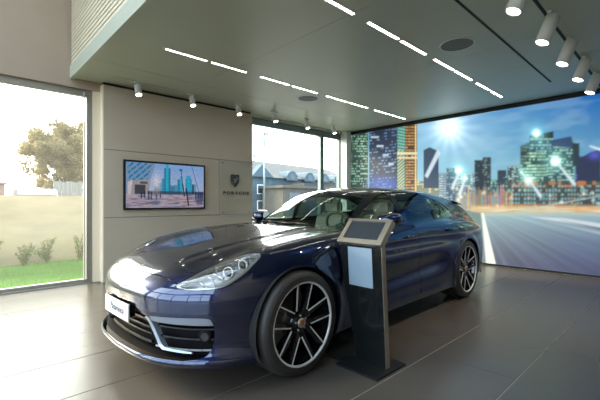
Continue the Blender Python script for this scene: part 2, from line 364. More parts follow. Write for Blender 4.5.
def paint_mural():
    """night city over a blurred road, drawn in a design space of its own (units of about 4 cm)"""
    ny, nz = 700, 290
    y = np.linspace(5.93, -1.3, ny); z = np.linspace(.035, 2.895, nz)
    Y, Z = np.meshgrid(y, z)
    # design space: the print shows its city as a wide-angle view, compressed towards the far left end
    dep = 7.38*.6884+Y*.7254; u = 300+370*(7.38*.7254-Y*.6884)/dep; v = 202.5-370*(Z-1.185)/dep
    p = Paint(u, v)
    t = np.clip((v-90)/110, 0, 1)[..., None]
    right = np.clip((u-430)/170, 0, 1)[..., None]
    top = srgb((84,150,200))*(1-right)+srgb((40,98,172))*right; bot = srgb((150,196,204))*(1-right)+srgb((120,172,182))*right
    p.c = top*(1-t)+bot*t
    cl = vnoise(u*.03+3, (v+u*.12)*.10, 3)*.6+vnoise(u*.08, (v+u*.12)*.25, 4)*.4
    p.put(np.clip((cl-.45)*1.0, 0, .24), (168,198,214))
    r = np.hypot(u-449, v-127); th = np.arctan2(v-127, u-449)
    p.glow(np.exp(-(r/13)**2)*.9+np.exp(-r/22)*.45*(1+.25*np.cos(th*14)), (235,245,250))
    # far left towers
    def tower(u0, v0, u1, v1, col, lit, du, dv, dens, seed, slope=0., fill=.65, s_u=0.):
        p.rect(u0, v0, u1, v1, col)
        cu = np.floor((u-u0)/du); cv = np.floor((v-v0+slope*(u-u0))/dv)
        fu = (u-u0)/du-cu; fv = (v-v0+slope*(u-u0))/dv-cv
        on = (hash2(cu, cv, seed)*.5+hash2(np.floor(cu/3), cv, seed+5)*.5 < dens)
        br = .5+.5*hash2(cu+7, cv, seed)
        m = on*(fu < .85)*(fv < fill)*(u > u0+.4)*(u < u1-.4)*(v > v0+.5)*(v < v1-.3)
        p.put(m*br, lit)
    tower(348, 118, 367.5, 215, (40,62,58), (176,222,190), 1.3, 2.5, .5, 1, 0, .5)
    p.rect(348,140,354,160,(60,74,66),a=.5)
    tower(368.5, 110, 396.5, 215, (36,46,66), (126,158,200), 1.5, 3.0, .40, 2, .1, .45)
    p.rect(368,178,396,215,(70,100,190),e=10,a=.55)
    for k in range(4): p.rect(370+k*6, 136+k*9, 378+k*5, 138+k*9, (216,228,240), a=.7)
    p.rect(396.5, 108, 404.5, 215, (70,116,112))
    dd = ((u*.9+v) % 3.2)/3.2; p.put((dd < .42)*(u > 397)*(u < 404)*(v > 150)*.85, (214,206,160))
    p.put((((v-u*.2) % 3)/3 < .45)*(u > 397)*(u < 404.5)*(v <= 150)*.7, (150,214,190))
    tower(404.5, 106, 416.5, 215, (66,46,34), (206,160,104), 3., 2.9, .9, 6, 0, .5)
    p.rect(414.5,106,415.6,215,(230,206,150)); p.rect(396.5,152,416.5,154.5,(226,214,180)); p.rect(396.5,157,416.5,158.5,(226,214,180))
    # skyline from left to right (u0, top, u1, colour, lit)
    sky = [(416,181,440,(122,128,112),(220,214,170),3,2.5,.4),(438,173,456,(84,104,120),(188,206,214),2.5,2.4,.75),(446,168,455,(70,92,112),(160,190,204),2,2.2,.5),
           (455,176,470,(74,100,114),(206,222,220),2.4,2.2,.8),(463,173,474,(92,116,130),(206,222,226),2.4,2.4,.6),
           (474,160,483,(34,46,56),(96,122,140),1.6,2.4,.3),(482,157,490.5,(40,54,64),(130,150,150),1.6,2.4,.35),
           (490,180,504,(58,88,92),(170,214,190),2,2.4,.6),(497,170,506,(44,58,70),(90,120,150),2,2.4,.3),(505,176,520,(48,72,78),(180,220,196),2,2.4,.5),
           (507,166,520,(60,76,84),(190,214,204),2.2,2.4,.6),(575,156,604,(36,44,70),(110,110,210),2.6,3,.25)]
    for i, (a,b,c_,col,lit,du,dv,de) in enumerate(sky): tower(a,b,c_,214,col,lit,du,dv,de,20+i)
    # dark tower with the searchlight in front of it
    p.poly([(423,150),(429,147),(438,151),(438,188),(423,188)], (52,70,92)); p.poly([(437,149),(440,153),(427,178),(424,176)], (212,226,236), 1.5, .85)
    # big round glazed block
    tower(520, 146, 548, 200, (44,76,78), (186,230,200), 2.1, 3.1, .72, 50)
    tower(546, 140, 574, 200, (40,66,76), (176,222,206), 2.2, 3.0, .6, 51)
    tower(529, 135, 553, 152, (52,84,94), (150,200,200), 2.2, 3, .55, 52)
    p.poly([(543,133),(553,131),(553,138),(543,138)], (26,34,40)); p.poly([(551,140),(571,136),(574,148),(551,146)], (50,70,104))
    p.poly([(572,143),(579,143),(579,166),(572,166)], (32,52,56)); p.poly([(520,146),(529,142),(529,162),(520,164)], (30,48,56), a=.6)
    p.poly([(577,160),(590,152),(604,148),(612,148),(612,190),(577,190)], (38,46,72)); p.spot(594,155,4,(110,110,230),.5,1.5)
    # right-hand blocks outside the first view
    for k in range(12): tower(600+k*34, 150-18*math.sin(k*1.7), 630+k*34, 226, (40,58,70), (180,206,196), 4, 4.5, .5, 80+k)
    # arcades and quay
    p.rect(500,181,1400,206,(58,64,60),e=1.5,a=.92)
    cu = np.floor(u/3.1); m = (hash2(cu, np.floor(v/4.2), 9) < .7)*(((u/3.1) % 1) < .55)*(((v/4.2) % 1) < .62)*(v > 183)*(v < 205)*(u > 500)
    p.put(m*.75, (146,190,196)); m = (hash2(cu, np.floor(v/5), 12) < .4)*(v > 181)*(v < 187)*(u > 500); p.put(m*.7, (190,128,84))
    p.rect(455,190,505,210,(96,104,96),e=3,a=.75)
    cu = np.floor(u/1.7); hh = hash2(cu, 0*cu, 31)
    m = (((u/1.7) % 1) < .75)*(v > 184+hh*12)*(v < 211)*(u > 456)*(u < 512)
    pal = np.stack([150+90*hash2(cu,cu*0,1), 120+100*hash2(cu,cu*0,2), 90+120*hash2(cu,cu*0,3)], -1)
    p.put(m*.5, srgb(pal))
    for k in range(46):
        a = rng.uniform(455, 612); b = rng.uniform(184, 209); p.spot(a, b, rng.uniform(.8,1.8), [(255,214,150),(190,235,225),(255,240,220),(230,120,70)][k % 4], rng.uniform(.3,.8))
    for (a,b,r_,s_) in ((458,170,2.6,1.2),(464,178,2,1),(536,133,3,1.1),(555,161,3.5,1.5),(528,180,2.6,1.2),(521,172,1.5,.6)):
        p.spot(a,b,r_*1.1,(235,250,245),s_*1.3); p.spot(a,b,r_*3,(150,225,210),.4)
    for x0, y0, x1, y1 in ((459,170,452,188),(465,178,459,194),(556,162,574,184),(529,180,540,196),(590,146,608,152),(522,172,528,184)):
        p.line((x0,y0),(x1,y1),1.1,(224,238,244),.85,2.2)
    p.rect(470,206,1400,213.5,(196,186,150),e=2.5,a=.8)
    st = vnoise(u*.05, v*1.6, 17); p.put((v > 204)*(v < 214)*(u > 470)*np.clip(st*1.6-.5,0,1)*.8, (226,150,72)); p.put((v > 207)*(v < 213)*(u > 470)*np.clip(vnoise(u*.06,v*1.9,18)*1.8-.9,0,1), (240,232,206))
    p.line((540,207),(600,196),.8,(206,214,206),.6)
    # road
    road = np.clip((v-212.5+(u-480)*.0)/1.6, 0, 1)
    ang = np.arctan2(v-205, u-470.); rr = np.hypot(v-205, u-470)
    s1 = vnoise(ang*26, rr*.012, 40)*.6+vnoise(ang*70, rr*.01, 41)*.4
    tt = np.clip((v-213)/62, 0, 1)[..., None]
    col = srgb((158,184,192))*(1-tt)**2+srgb((72,74,98))*(1-(1-tt)**2)
    col = col*(.72+.5*s1[..., None])
    p.c = p.c*(1-road[..., None])+col*road[..., None]
    blu = np.exp(-((u-585)/45)**2-((v-250)/24)**2); p.put(blu*.22, (92,112,160))
    p.rect(470,212,1400,216,(176,186,172),e=2,a=.6)
    p.poly([(530,217),(562,218),(640,229),(640,234)], (214,220,222), 1.2, .75); p.poly([(548,222),(640,240),(640,244)], (196,204,212), 1.4, .5)
    p.poly([(560,220),(640,236),(640,239)], (40,46,60), 1.2, .7)
    p.poly([(440,205),(480,213),(486,270),(440,270)], (104,128,126), 2)
    p.poly([(481,213),(483,213),(496.5,269),(486,269)], (226,232,222), 1.0)
    p.poly([(491,240),(492,240),(515,278),(509,278)], (128,136,160), 2, .35)
    # printed softness: a small blur, heavier along the road's direction of travel
    c_ = p.c
    for ax, n_ in ((0,1),(1,1)):
        acc = c_.copy()
        for k in range(1, n_+1): acc += np.roll(c_, k, ax)+np.roll(c_, -k, ax)
        c_ = acc/(2*n_+1)
    g_ = c_.mean(-1, keepdims=True); c_ = np.clip(g_+(c_-g_)*1.12, 0, 4)
    P = np.stack([np.full_like(Y, 7.405), Y, Z], -1)
    return P, c_
M['mural'] = attr_material('backlit_city_print', .62, .6, .25)
P, col = paint_mural()
mural = picture_mesh('mural', P, col, M['mural'], label='wall-wide backlit mural of a night city skyline above a blurred road', cat='mural')
b = MB(); b.box(7.375,7.44,-1.36,5.97,2.895,2.94); b.box(7.385,7.44,-1.36,5.97,.0,.035); b.box(7.385,7.44,-1.36,-1.3,.03,2.9); b.box(7.412,7.44,-1.3,5.93,.03,2.9)
b.build('light_box_frame', M['black'], mural)
S(MB().box(7.36,7.44,-3.4,6.05,2.94,CZ+.01), 'trim_12', M['slot'])

# television with city picture
tv = empty('television', (2.61, 5.955, 1.457), 'wall-mounted flat television showing a daytime street between skyscrapers', 'television')
t = MB(); t.box(-.685,.685,-.04,0,-.385,.385); t.build('casing', M['black'], tv, bevel=.004)
def paint_tv():
    U, V = np.meshgrid(np.linspace(0,1,260), np.linspace(1,0,150)); u, v = U*160, V*90
    p = Paint(u, v, (196,212,236))
    t = np.clip(v/90,0,1)[...,None]; p.c = srgb((176,200,236))*(1-t)+srgb((222,222,232))*t
    p.poly([(0,0),(56,0),(44,38),(40,62),(0,70)], (166,184,206))
    g = (((u*.75+v*.8) % 9)/9 < .5)*(((u*.9-v*.55) % 14) < 12); p.put(g*(sd_poly(u,v,[(2,0),(50,0),(40,34),(6,40)]) < 0)*.8, (70,150,190))
    p.poly([(12,36),(46,32),(42,64),(8,66)], (190,184,186)); p.rect(16,44,36,64,(66,72,84),1,.85); p.rect(26,38,40,42,(70,76,86),1,.8); p.poly([(3,40),(12,34),(9,64),(3,66)],(226,222,224))
    for a,b_,c_,k in ((60,40,68,(110,170,196)),(68,30,74,(84,160,190)),(73,8,86,(40,140,176)),(76,0,82,(80,190,210)),(94,42,101,(110,176,200)),(101,30,110,(54,150,184)),(106,24,112,(110,190,214)),(118,28,132,(60,164,200)),(120,22,130,(96,186,214)),(132,40,142,(130,180,206)),(86,44,95,(100,150,180)),(53,46,62,(90,110,130))):
        p.rect(a,b_,c_,62,k,.8); p.put(((v % 3) < 1)*(u > a)*(u < c_)*(v > b_)*(v < 60)*.25, (220,240,250))
    p.rect(40,56,160,64,(90,94,112),3,.8); p.rect(0,63,160,90,(206,198,206),3)
    s1 = vnoise(u*.07, v*.5, 7); p.put((v > 63)*np.clip(s1*2-.9,0,.8), (120,128,160)); p.put((v > 70)*np.clip(vnoise(u*.06+4,v*.4,8)*2-1.2,0,.7), (186,120,110))
    for a in (27,33,41,46,56,64,140,147,152,156): p.rect(a, 56+a%4, a+2.6, 74-a%5, (60,60,76), 1, .8)
    p.line((108,8),(113,52),.9,(40,52,72)); p.line((112,40),(116,66),1.6,(50,56,70)); p.line((120,50),(125,86),2.0,(50,52,66)); p.rect(104,8,112,13,(60,150,190),1,.8)
    p.line((132,0),(150,60),.7,(70,90,120)); p.rect(133,40,137,60,(60,70,90),1,.8); p.rect(143,56,158,84,(70,84,120),2,.6)
    p.put(np.exp(-(((u-58)/8)**2+((v-40)/18)**2))*.8, (244,240,246))
    dt = vnoise(u*.9,v*.9,21)*.6+vnoise(u*2.1,v*2.1,22)*.4
    p.c = p.c*(.72+.5*dt[...,None]); gm = p.c.mean(-1,keepdims=True); p.c = np.clip(gm+(p.c-gm)*1.35,0,1)**1.3
    return U, V, p.c
U, V, col = paint_tv()
P = np.stack([-.655+1.31*U, np.full_like(U,-.0415), -.355+.71*(1-V)], -1)
M['tvpic'] = attr_material('television_picture', .38, .25, .1)
picture_mesh('screen', P, col, M['tvpic'], tv)

# glass plaque with crest and wordmark
pl = empty('glass_sign', (3.965, 5.958, 1.457), 'clear glass wall plaque with a small dark crest above a wordmark', 'sign')
M['plaque'] = glass_mat('plaque_glass', (.995,1,.99), .45, .02)
MB().box(-.345,.345,-.03,-.02,-.50,.50).build('glass_plate', M['plaque'], pl, bevel=.002)
M['edge'] = mat('plaque_edge', (.72,.72,.66), .25)
for z in (.500,-.508): MB().box(-.345,.345,-.032,-.018,z,z+.008).build('plaque_edge', M['edge'], pl)
for dx in (-.31,.31):
    for dz in (-.46,.46): MB().tube((dx,0,dz),(dx,-.034,dz),.011).build('standoff', M['chrome'], pl)
M['ink'] = mat('dark_print', (.05,.048,.045), .4)
M['ink2'] = mat('grey_print', (.22,.21,.19), .4)
def shield(w_, h):
    pts = []
    for k in range(13):
        t = k/12; pts.append((w_*(1-.02*math.sin(t*3.14))*(1 if t < .45 else math.cos((t-.45)/.55*1.45)), h*(.5-t)))
    top = [(-w_*.98, h*.5), (-w_*.5,h*.53),(0, h*.5),(w_*.5,h*.53)]
    return top+pts+[(-x, y) for x, y in pts[::-1][:-1]]
cr = MB(); cr.prism([(x-.035, z+.135) for x, z in shield(.092, .235)], -.036, -.031, 'Y'); crest = cr.build('crest', M['ink'], pl)
q = MB()
for k in range(3):
    q.box(-.035+.012+.022*k, -.035+.022+.022*k, -.0375,-.0362, .15,.215); q.box(-.035-.078+.022*k, -.035-.068+.022*k, -.0375,-.0362, .055,.12)
q.prism([(x-.035, z+.135) for x, z in shield(.032, .085)], -.0385, -.0365, 'Y')
q.build('crest_quarters', M['ink2'], crest)
for k, ch in enumerate('PORSCHE'):
    tm = text_mesh(ch, .075, .001, scale_x=1.35, font_bold=True)
    tm.materials.append(M['ink']); wm = link('wordmark_letter', tm, pl); wm.location = (-.005+(k-3)*.088, -.033, -.095); wm.rotation_euler = (R(90),0,0)

# ------------------------------------------------ ceiling lights
def linear_light(x0, x1, y, label):
    n = 14
    o = empty('linear_downlight', ((x0+x1)/2, y, CZ), label, 'ceiling light', 'linear downlights in two rows along the ceiling')
    L = (x1-x0)/2
    h = MB(); h.box(-L-.01, L+.01, -.024,-.018,-.006,.002); h.box(-L-.01,L+.01,.018,.024,-.006,.002); h.box(-L-.01,-L-.002,-.02,.02,-.006,.002); h.box(L+.002,L+.01,-.02,.02,-.006,.002)
    h.box(-L,L,-.02,.02,-.002,-.0005)
    h.build('housing', M['white'], o)
    g = MB()
    for k in range(n):
        cx = -L+(k+.5)*2*L/n; w_ = L/n*.56
        g.box(cx-w_, cx+w_, -.0155,.0155,-.0045,-.0022)
    g.build('lens_row', M['strip'], o)
A = [(2.02,2.46),(2.50,3.0),(3.01,3.56),(3.62,4.17),(4.38,4.93),(4.98,5.53),(5.71,6.22),(6.3,6.79)]
A = [(2.18,2.78)]+A[2:]
Bq = [(1.82,2.36),(2.42,2.96),(3.20,3.75),(3.81,4.37),(4.58,5.13),(5.19,5.74),(5.96,6.50),(6.55,7.07)]
NA = ['cut by the top edge of the photo', 'second from the near end', 'third from the near end', 'the middle one of seven','third from the far end','second from the far end','nearest the mural']
for i, (a, b_) in enumerate(A): linear_light(a, b_, 2.19, 'slim ceiling downlight above the car, '+NA[i])
NB = ['the nearest of the row', 'second from the near end','third from the near end','fourth from the near end','fourth from the far end','third from the far end','second from the far end','the far end one']
for i, (a, b_) in enumerate(Bq): linear_light(a, b_, 4.185, 'slim ceiling downlight in the row nearer the television, '+NB[i])
def spot(x, y, tx, ty, tz, label, group, power=24, L=.17, r=.048):
    o = empty('spotlight', (x, y, CZ), label, 'spotlight', group)
    MB().box(-.07,.07,-.018,.018,-.022,-.0).build('track_adapter', M['white'], o, bevel=.003)
    MB().tube((0,0,-.02),(0,0,-.075),.009).build('swivel_stem', M['white'], o)
    d = Vector((tx-x, ty-y, tz-CZ)).normalized(); c0 = Vector((0,0,-.085))
    a = c0-d*L*.25; b_ = c0+d*L
    h = MB(); h.tube(a, b_, r, r, 28, cap=False); h.tube(a-d*.001, a, r, r, 28)
    n = 28; u = d.orthogonal().normalized(); w_ = d.cross(u)
    ring = lambda c_, rr: [c_+(u*math.cos(2*math.pi*k/n)+w_*math.sin(2*math.pi*k/n))*rr for k in range(n)]
    vs = ring(b_, r)+ring(b_, r*.88)+ring(b_-d*.008, r*.84)
    h.add(vs, [(k,(k+1)%n,n+(k+1)%n,n+k) for k in range(n)]+[(n+k,n+(k+1)%n,2*n+(k+1)%n,2*n+k) for k in range(n)], True)
    h.build('lamp_body', M['white'], o)
    g = MB(); g.tube(b_-d*.008, b_-d*.006, r*.83, r*.83, 28); g.build('lamp_lens', M['bulb'], o)
    ld = bpy.data.lights.new('spot_beam', 'SPOT'); lo = bpy.data.objects.new('spot_beam', ld); COL.objects.link(lo); lo.parent = o
    ld.energy = power; ld.spot_size = R(62); ld.spot_blend = .8; ld.color = (1,.88,.72); ld.shadow_soft_size = .03
    lo.location = b_+d*.01; lo.rotation_euler = d.to_track_quat('-Z','Y').to_euler()
SL = [(2.03,5.63),(2.90,5.64),(3.79,5.62),(4.64,5.62),(5.55,5.65),(6.40,5.64)]
NL = ['nearest the left window','second from the left window','above the right edge of the television wall','above the left end of the right window','above the middle of the right window','nearest the mural corner']
for (x, y), nm in zip(SL, NL): spot(x, y, x-.02, y-.42, 1.97, 'white cylinder spotlight at the wall side, '+nm, 'spotlights in front of the television wall and window', 26, .13, .046)
SR = [(3.28,.90),(4.11,.90),(4.90,.90),(5.66,.89),(6.44,.89)]
NR = ['nearest the camera','second from the camera','the middle one of five','second from the mural','nearest the mural']
for (x, y), nm in zip(SR, NR): spot(x, y, x-.24, y+.30, 2.0, 'white cylinder spotlight on the slotted track, '+nm, 'spotlights on the right ceiling track', 34, .21, .062)
for x, y, lb in ((4.16,1.81,'round grey ceiling loudspeaker between the light row and the slot'),(4.46,4.5,'round grey ceiling loudspeaker near the television wall light row')):
    o = empty('ceiling_speaker', (x, y, CZ), lb, 'loudspeaker', 'ceiling loudspeakers')
    MB().lathe([(.0,-.006),(.172,-.006)], n=48).build('grille', M['speaker'], o)
    MB().lathe([(.172,-.002),(.172,-.008),(.186,-.006),(.19,0)], n=48).build('speaker_rim', M['white'], o)

# ================================================= INFORMATION STAND BESIDE THE CAR
ks = empty('information_stand', (2.23, 1.6, 0), 'black floor-standing information stand with tilted silver screen head in front of the car', 'information stand')
MB().box(-.18,.18,-.18,.18,0,.015).build('base_plate', M['black'], ks, bevel=.003)
M['post'] = mat('black_lacquer', (.008,.010,.010), .22, coat=.3)
def slab(mb, bot, top, th, segs=8):
    """leaning slab: bot/top = (x_front, y0, y1, z)"""
    pass
h = MB(); N = 14; vs = []
for i in range(N+1):
    t = i/N; z = .015+t*.865; xf = -.005-.060*t; yr = -.128; yl = .125+.045*math.sin(t*math.pi/2)+.065*t
    vs += [(xf, yr, z), (xf, yl, z), (xf+.055, yl, z), (xf+.055, yr, z)]
fs = [(0,1,2,3)]+[(4*i+k, 4*i+4+k, 4*i+4+(k+1)%4, 4*i+(k+1)%4) for i in range(N) for k in range(4)]+[(4*N+3,4*N+2,4*N+1,4*N)]
h.add(vs, fs); h.build('post', M['post'], ks, bevel=.002)
e = MB(); e.prism([(-.005,.015),(.046,.015),(-.018,.885),(-.065,.885)], -.1345,-.1285,'Y'); e.build('side_trim', M['silver'], ks, bevel=.002)
# head: flat tray tilted back
hd = MB(); a0 = Vector((-.088, 0, .893)); a1 = Vector((.068, 0, 1.062)); d = (a1-a0); L = d.length; d.normalize(); nrm = Vector((-d.z,0,d.x))
def HP(s, y, t): p = a0+d*s+nrm*t; return (p.x, y, p.z)
Y0, Y1 = -.140, .252
def hbox(mb, s0, s1, y0, y1, t0, t1):
    mb.add([HP(s,y,t) for s in (s0,s1) for y in (y0,y1) for t in (t0,t1)], [(0,1,3,2),(4,6,7,5),(0,4,5,1),(2,3,7,6),(0,2,6,4),(1,5,7,3)])
hbox(hd, 0, .038, Y0, Y1, -.045, 0); hbox(hd, L-.022, L, Y0, Y1, -.045, 0); hbox(hd, .038, L-.022, Y0, Y0+.045, -.045, 0); hbox(hd, .038, L-.022, Y1-.040, Y1, -.045, 0)
hbox(hd, .0, L, Y0, Y1, -.05, -.045)
hd.build('screen_head', M['silver'], ks, bevel=.0015)
g = MB(); hbox(g, .036, L-.020, Y0+.043, Y1-.038, -.02, -.008)
M['tablet'] = mat('dark_screen', (.03,.036,.042), .12, spec=.6, emis=(.35,.45,.55), es=.02)
g.build('touch_screen', M['tablet'], ks)
pc = MB(); 
def post_x(z): return -.005-.060*(z-.015)/.865
pc.add([(post_x(z)-o_, y, z) for z in (.572,.858) for y in (-.052,.162) for o_ in (.001,.003)], [(0,1,3,2),(4,6,7,5),(0,4,5,1),(2,3,7,6),(0,2,6,4),(1,5,7,3)])
M['paper'] = mat('printed_card', (.27,.36,.43), .5, emis=(.5,.62,.75), es=.0)
pc.build('information_card', M['paper'], ks)
MB().box(-.16,.15,-.17,.17,0,.022).build('base_plate', M['black'], None, bevel=.004, label='flat black steel plate on the floor between front tire and information stand', cat='base plate').location = (2.275, 1.955, 0)

# ================================================= OUTSIDE
M['soil'] = noisy(mat('paving_outside', (.16,.15,.13), .9), (.16,.15,.13), .2, 3)
M['grass'] = noisy(mat('grass', (.10,.24,.05), .6), (.10,.24,.05), .5, 1.5)
M['concrete'] = noisy(mat('garden_wall_concrete', (.60,.49,.34), .85), (.60,.49,.34), .14, 1.3, bump=.3, stretch=(1,1,3))
def leafy(name, col):
    m = bpy.data.materials.new(name); m.use_nodes = True; n = m.node_tree; n.nodes.clear()
    o = n.nodes.new('ShaderNodeOutputMaterial'); mx = n.nodes.new('ShaderNodeMixShader'); d = n.nodes.new('ShaderNodeBsdfDiffuse'); t = n.nodes.new('ShaderNodeBsdfTranslucent')
    no = n.nodes.new('ShaderNodeTexNoise'); no.inputs['Scale'].default_value = 3; cr = n.nodes.new('ShaderNodeValToRGB')
    cr.color_ramp.elements[0].position = .35; cr.color_ramp.elements[1].position = .65; cr.color_ramp.elements[0].color = (*[c*.7 for c in col],1); cr.color_ramp.elements[1].color = (*[c*1.25 for c in col],1)
    n.links.new(no.outputs[0], cr.inputs[0]); n.links.new(cr.outputs[0], d.inputs[0]); n.links.new(cr.outputs[0], t.inputs[0])
    mx.inputs[0].default_value = .5; n.links.new(d.outputs[0], mx.inputs[1]); n.links.new(t.outputs[0], mx.inputs[2]); n.links.new(mx.outputs[0], o.inputs[0]); return m
M['leaf'] = leafy('tree_leaf', (.30,.25,.12)); M['leaf3'] = leafy('shrub_leaf', (.22,.28,.08)); M['grass'] = leafy('grass_blade', (.17,.34,.08))
S(MB().box(-60, 80, 6.5, 120, -.4, -.12), 'ground', M['soil'])
S(MB().box(-60, 80, 6.24, 6.5, -.3, -.01), 'trim_13', M['whiteframe'])
S(MB().box(-60, -3.9, -60, 6.24, -.4, -.05), 'ground_forecourt', M['soil'])
MB().box(-12, 4.4, 9.46, 9.66, -.2, 1.33).build('garden_wall', M['concrete'], label='long pale concrete garden wall behind the lawn outside', cat='wall')
def grass():
    n = 42000; x = rng.uniform(-6, 4.3, n); y = 6.54+2.42*rng.random(n); hgt = rng.uniform(.05,.13,n)*(1+.4*np.sin(x*3)*np.sin(y*4)); a = rng.uniform(0,6.28,n); w_ = .006
    lx, ly = rng.normal(0,.03,n), rng.normal(0,.03,n)
    V = np.stack([np.stack([x-w_*np.cos(a), y-w_*np.sin(a), np.full(n,-.1)],-1), np.stack([x+w_*np.cos(a), y+w_*np.sin(a), np.full(n,-.1)],-1), np.stack([x+lx, y+ly, -.1+hgt],-1)],1).reshape(-1,3)
    me = bpy.data.meshes.new('grass_blades'); me.vertices.add(3*n); me.vertices.foreach_set('co', V.reshape(-1)); me.loops.add(3*n); me.loops.foreach_set('vertex_index', np.arange(3*n))
    me.polygons.add(n); me.polygons.foreach_set('loop_start', np.arange(0,3*n,3)); me.polygons.foreach_set('loop_total', np.full(n,3)); me.update(calc_edges=True); me.materials.append(M['grass'])
    link('lawn_grass', me, label='strip of short green lawn grass outside the left window', cat='grass', kind='stuff')
grass()
S(MB().box(-12, 4.4, 6.5, 9.46, -.14, -.095), 'lawn_bed', M['grass'])
M['leaf2'] = noisy(mat('dry_leaf', (.12,.13,.05), .6), (.12,.13,.05), .3, 4)
M['bark'] = noisy(mat('bark', (.10,.08,.055), .9), (.10,.08,.055), .2, 8)
def leaves(mb_v, centre, rad, n, size, flat=1.):
    for _ in range(n):
        d = Vector(rng.normal(size=3)).normalized()*rad*rng.random()**.45; d.z *= flat
        c0 = Vector(centre)+d; a = Vector(rng.normal(size=3)).normalized(); b_ = a.orthogonal().normalized(); s = size*rng.uniform(.6,1.3)
        mb_v.append([c0-a*s, c0+b_*s*.45, c0+a*s, c0-b_*s*.45])
def leaf_mesh(name, quads, m, parent):
    mb = MB()
    for q_ in quads: mb.add(q_, [(0,1,2,3)])
    me = bpy.data.meshes.new(name); me.from_pydata(mb.v, [], mb.f); me.materials.append(m); return link(name, me, parent)
def sapling(x, y, h, lean, label):
    o = empty('shrub', (x, y, -.1), label, 'shrub', 'young shrubs along the garden wall')
    st = MB(); q_ = []
    for k in range(7):
        a = k*.9+x*3; tip = (math.cos(a)*.16*h/.5+lean*rng.uniform(.6,1.2), math.sin(a)*.12, h*rng.uniform(.55,1.05)); mid = (tip[0]*.35, tip[1]*.4, tip[2]*.55)
        st.path([(0,0,0), mid, tip], [.008,.006,.003], 5)
        for t in np.linspace(.15, 1, 12):
            p_ = Vector(mid)*(t/.5) if t < .5 else Vector(mid).lerp(Vector(tip), (t-.5)/.5); leaves(q_, p_, .06, 6, .026)
    st.build('stem', M['bark'], o); leaf_mesh('foliage', q_, M['leaf3'], o)
for x, h, ln, lb in ((.56,.52,.02,'leafy shrub by the garden wall, cut by the left photo edge'),(1.10,.42,.05,'low shrub by the garden wall, second from the left'),(1.50,.50,-.06,'spreading shrub by the garden wall, third from the left'),(2.08,.62,.16,'tall right-leaning shrub by the garden wall'),(2.56,.50,.0,'slim shrub by the garden wall nearest the window post')):
    sapling(x, 9.27, h, ln, lb)
def tree(x, y, h, crown_r, crown_z, name, label, seed, m=M['leaf'], lumps=60, nleaf=180, ls=.10):
    global rng; keep = rng; rng = np.random.default_rng(seed)
    o = empty('tree', (x, y, -.12), label, 'tree')
    st = MB(); st.path([(0,0,0),(.1,0,h*.3),(0,.1,h*.55),(.1,0,h*.9)], [.24,.18,.13,.03], 9)
    q_ = []
    for k in range(lumps):
        d = Vector(rng.normal(size=3)).normalized()*rng.random()**.35
        c0 = Vector((d.x*crown_r, d.y*crown_r, crown_z+d.z*crown_r*1.05))
        if d.z < -.25: c0.x *= 1.12
        st.path([(0,0,max(h*.2, c0.z-crown_r*.7)), Vector((0,0,c0.z-crown_r*.3)).lerp(c0,.5), c0], [.06,.04,.012], 5)
        leaves(q_, c0, crown_r*(.24 if d.z > -.1 else .17), nleaf if d.z > -.1 else nleaf//2, ls, .8)
    st.build('trunk', M['bark'], o); leaf_mesh('crown', q_, m, o); rng = keep
tree(7.1, 35.2, 7.2, 2.9, 4.9, 'tree', 'big round broadleaf tree beyond the garden wall, seen in the left window', 5, lumps=170, nleaf=260, ls=.13)
# low sheds beyond the wall on the left
M['shedw'] = mat('shed_wall', (.30,.24,.20), .8); M['shedr'] = mat('shed_roof', (.42,.46,.50), .5); M['fence'] = noisy(mat('weathered_fence', (.19,.19,.16), .85), (.19,.19,.16), .2, 2, stretch=(8,8,.3))
sh = empty('shed', (3.3, 25.9, -.12), 'low outbuilding with pale flat roof beyond the garden wall', 'shed')
MB().box(-.6,.95,-1.5,1.5,0,1.7).build('shed_wall', M['shedw'], sh); MB().box(-.7,1.05,-1.7,1.7,1.7,2.05).build('shed_roof', M['shedr'], sh, bevel=.03); MB().box(-.1,.6,-1.53,-1.49,.1,1.5).build('shed_door', M['frame'], sh)
sh = empty('shed', (-1.9, 25.9, -.12), 'reddish brown outbuilding beyond the garden wall at the far left', 'shed')
MB().box(-3,4.0,-1.5,1.5,0,2.3).build('shed_wall', mat('red_brown_wall', (.24,.15,.11), .8), sh); MB().prism([(-1.7,2.3),(1.7,2.3),(0,2.9)], -3.2, 4.2, 'X').build('shed_roof', M['shedw'], sh)
fe = MB()
for k in range(44): fe.box(4.5+k*.22, 4.7+k*.22, 26.0,26.05, -.1, 2.45+.05*math.sin(k*2.3))
fe.build('board_fence', M['fence'], None, label='weathered grey board fence beyond the garden wall, under the tree', cat='fence')
# house seen through the right window
M['clad'] = noisy(mat('blue_grey_render', (.065,.10,.115), .8), (.065,.10,.115), .06, 2); M['slate'] = noisy(mat('slate_roof', (.050,.045,.036), .7), (.050,.045,.036), .25, 6, stretch=(1,1,4))
M['stone'] = noisy(mat('sandstone', (.095,.085,.062), .85), (.095,.085,.062), .12, 2); M['dgl'] = mat('far_window_glass', (.07,.09,.10), .15)
hs = empty('house', (20.2, 28, -.12), 'long blue-grey house with a slate roof seen through the right window', 'house')
MB().box(0,15.2,0,9,0,3.75).build('wall', M['clad'], hs)
r_ = MB(); r_.add([(-.3,-.4,3.7),(15.5,-.4,3.7),(15.5,4.5,5.6),(-.3+1.4,4.5,5.9),(-.3,9.3,3.7),(15.5,9.3,3.7)], [(0,1,2,3),(3,2,5,4),(0,3,4),(1,5,2)]); r_.build('roof', M['slate'], hs)
MB().prism([(-.02,3.7),(2.6,3.7),(1.2,4.9)], -.3,.5,'Y').build('gable', M['clad'], hs)
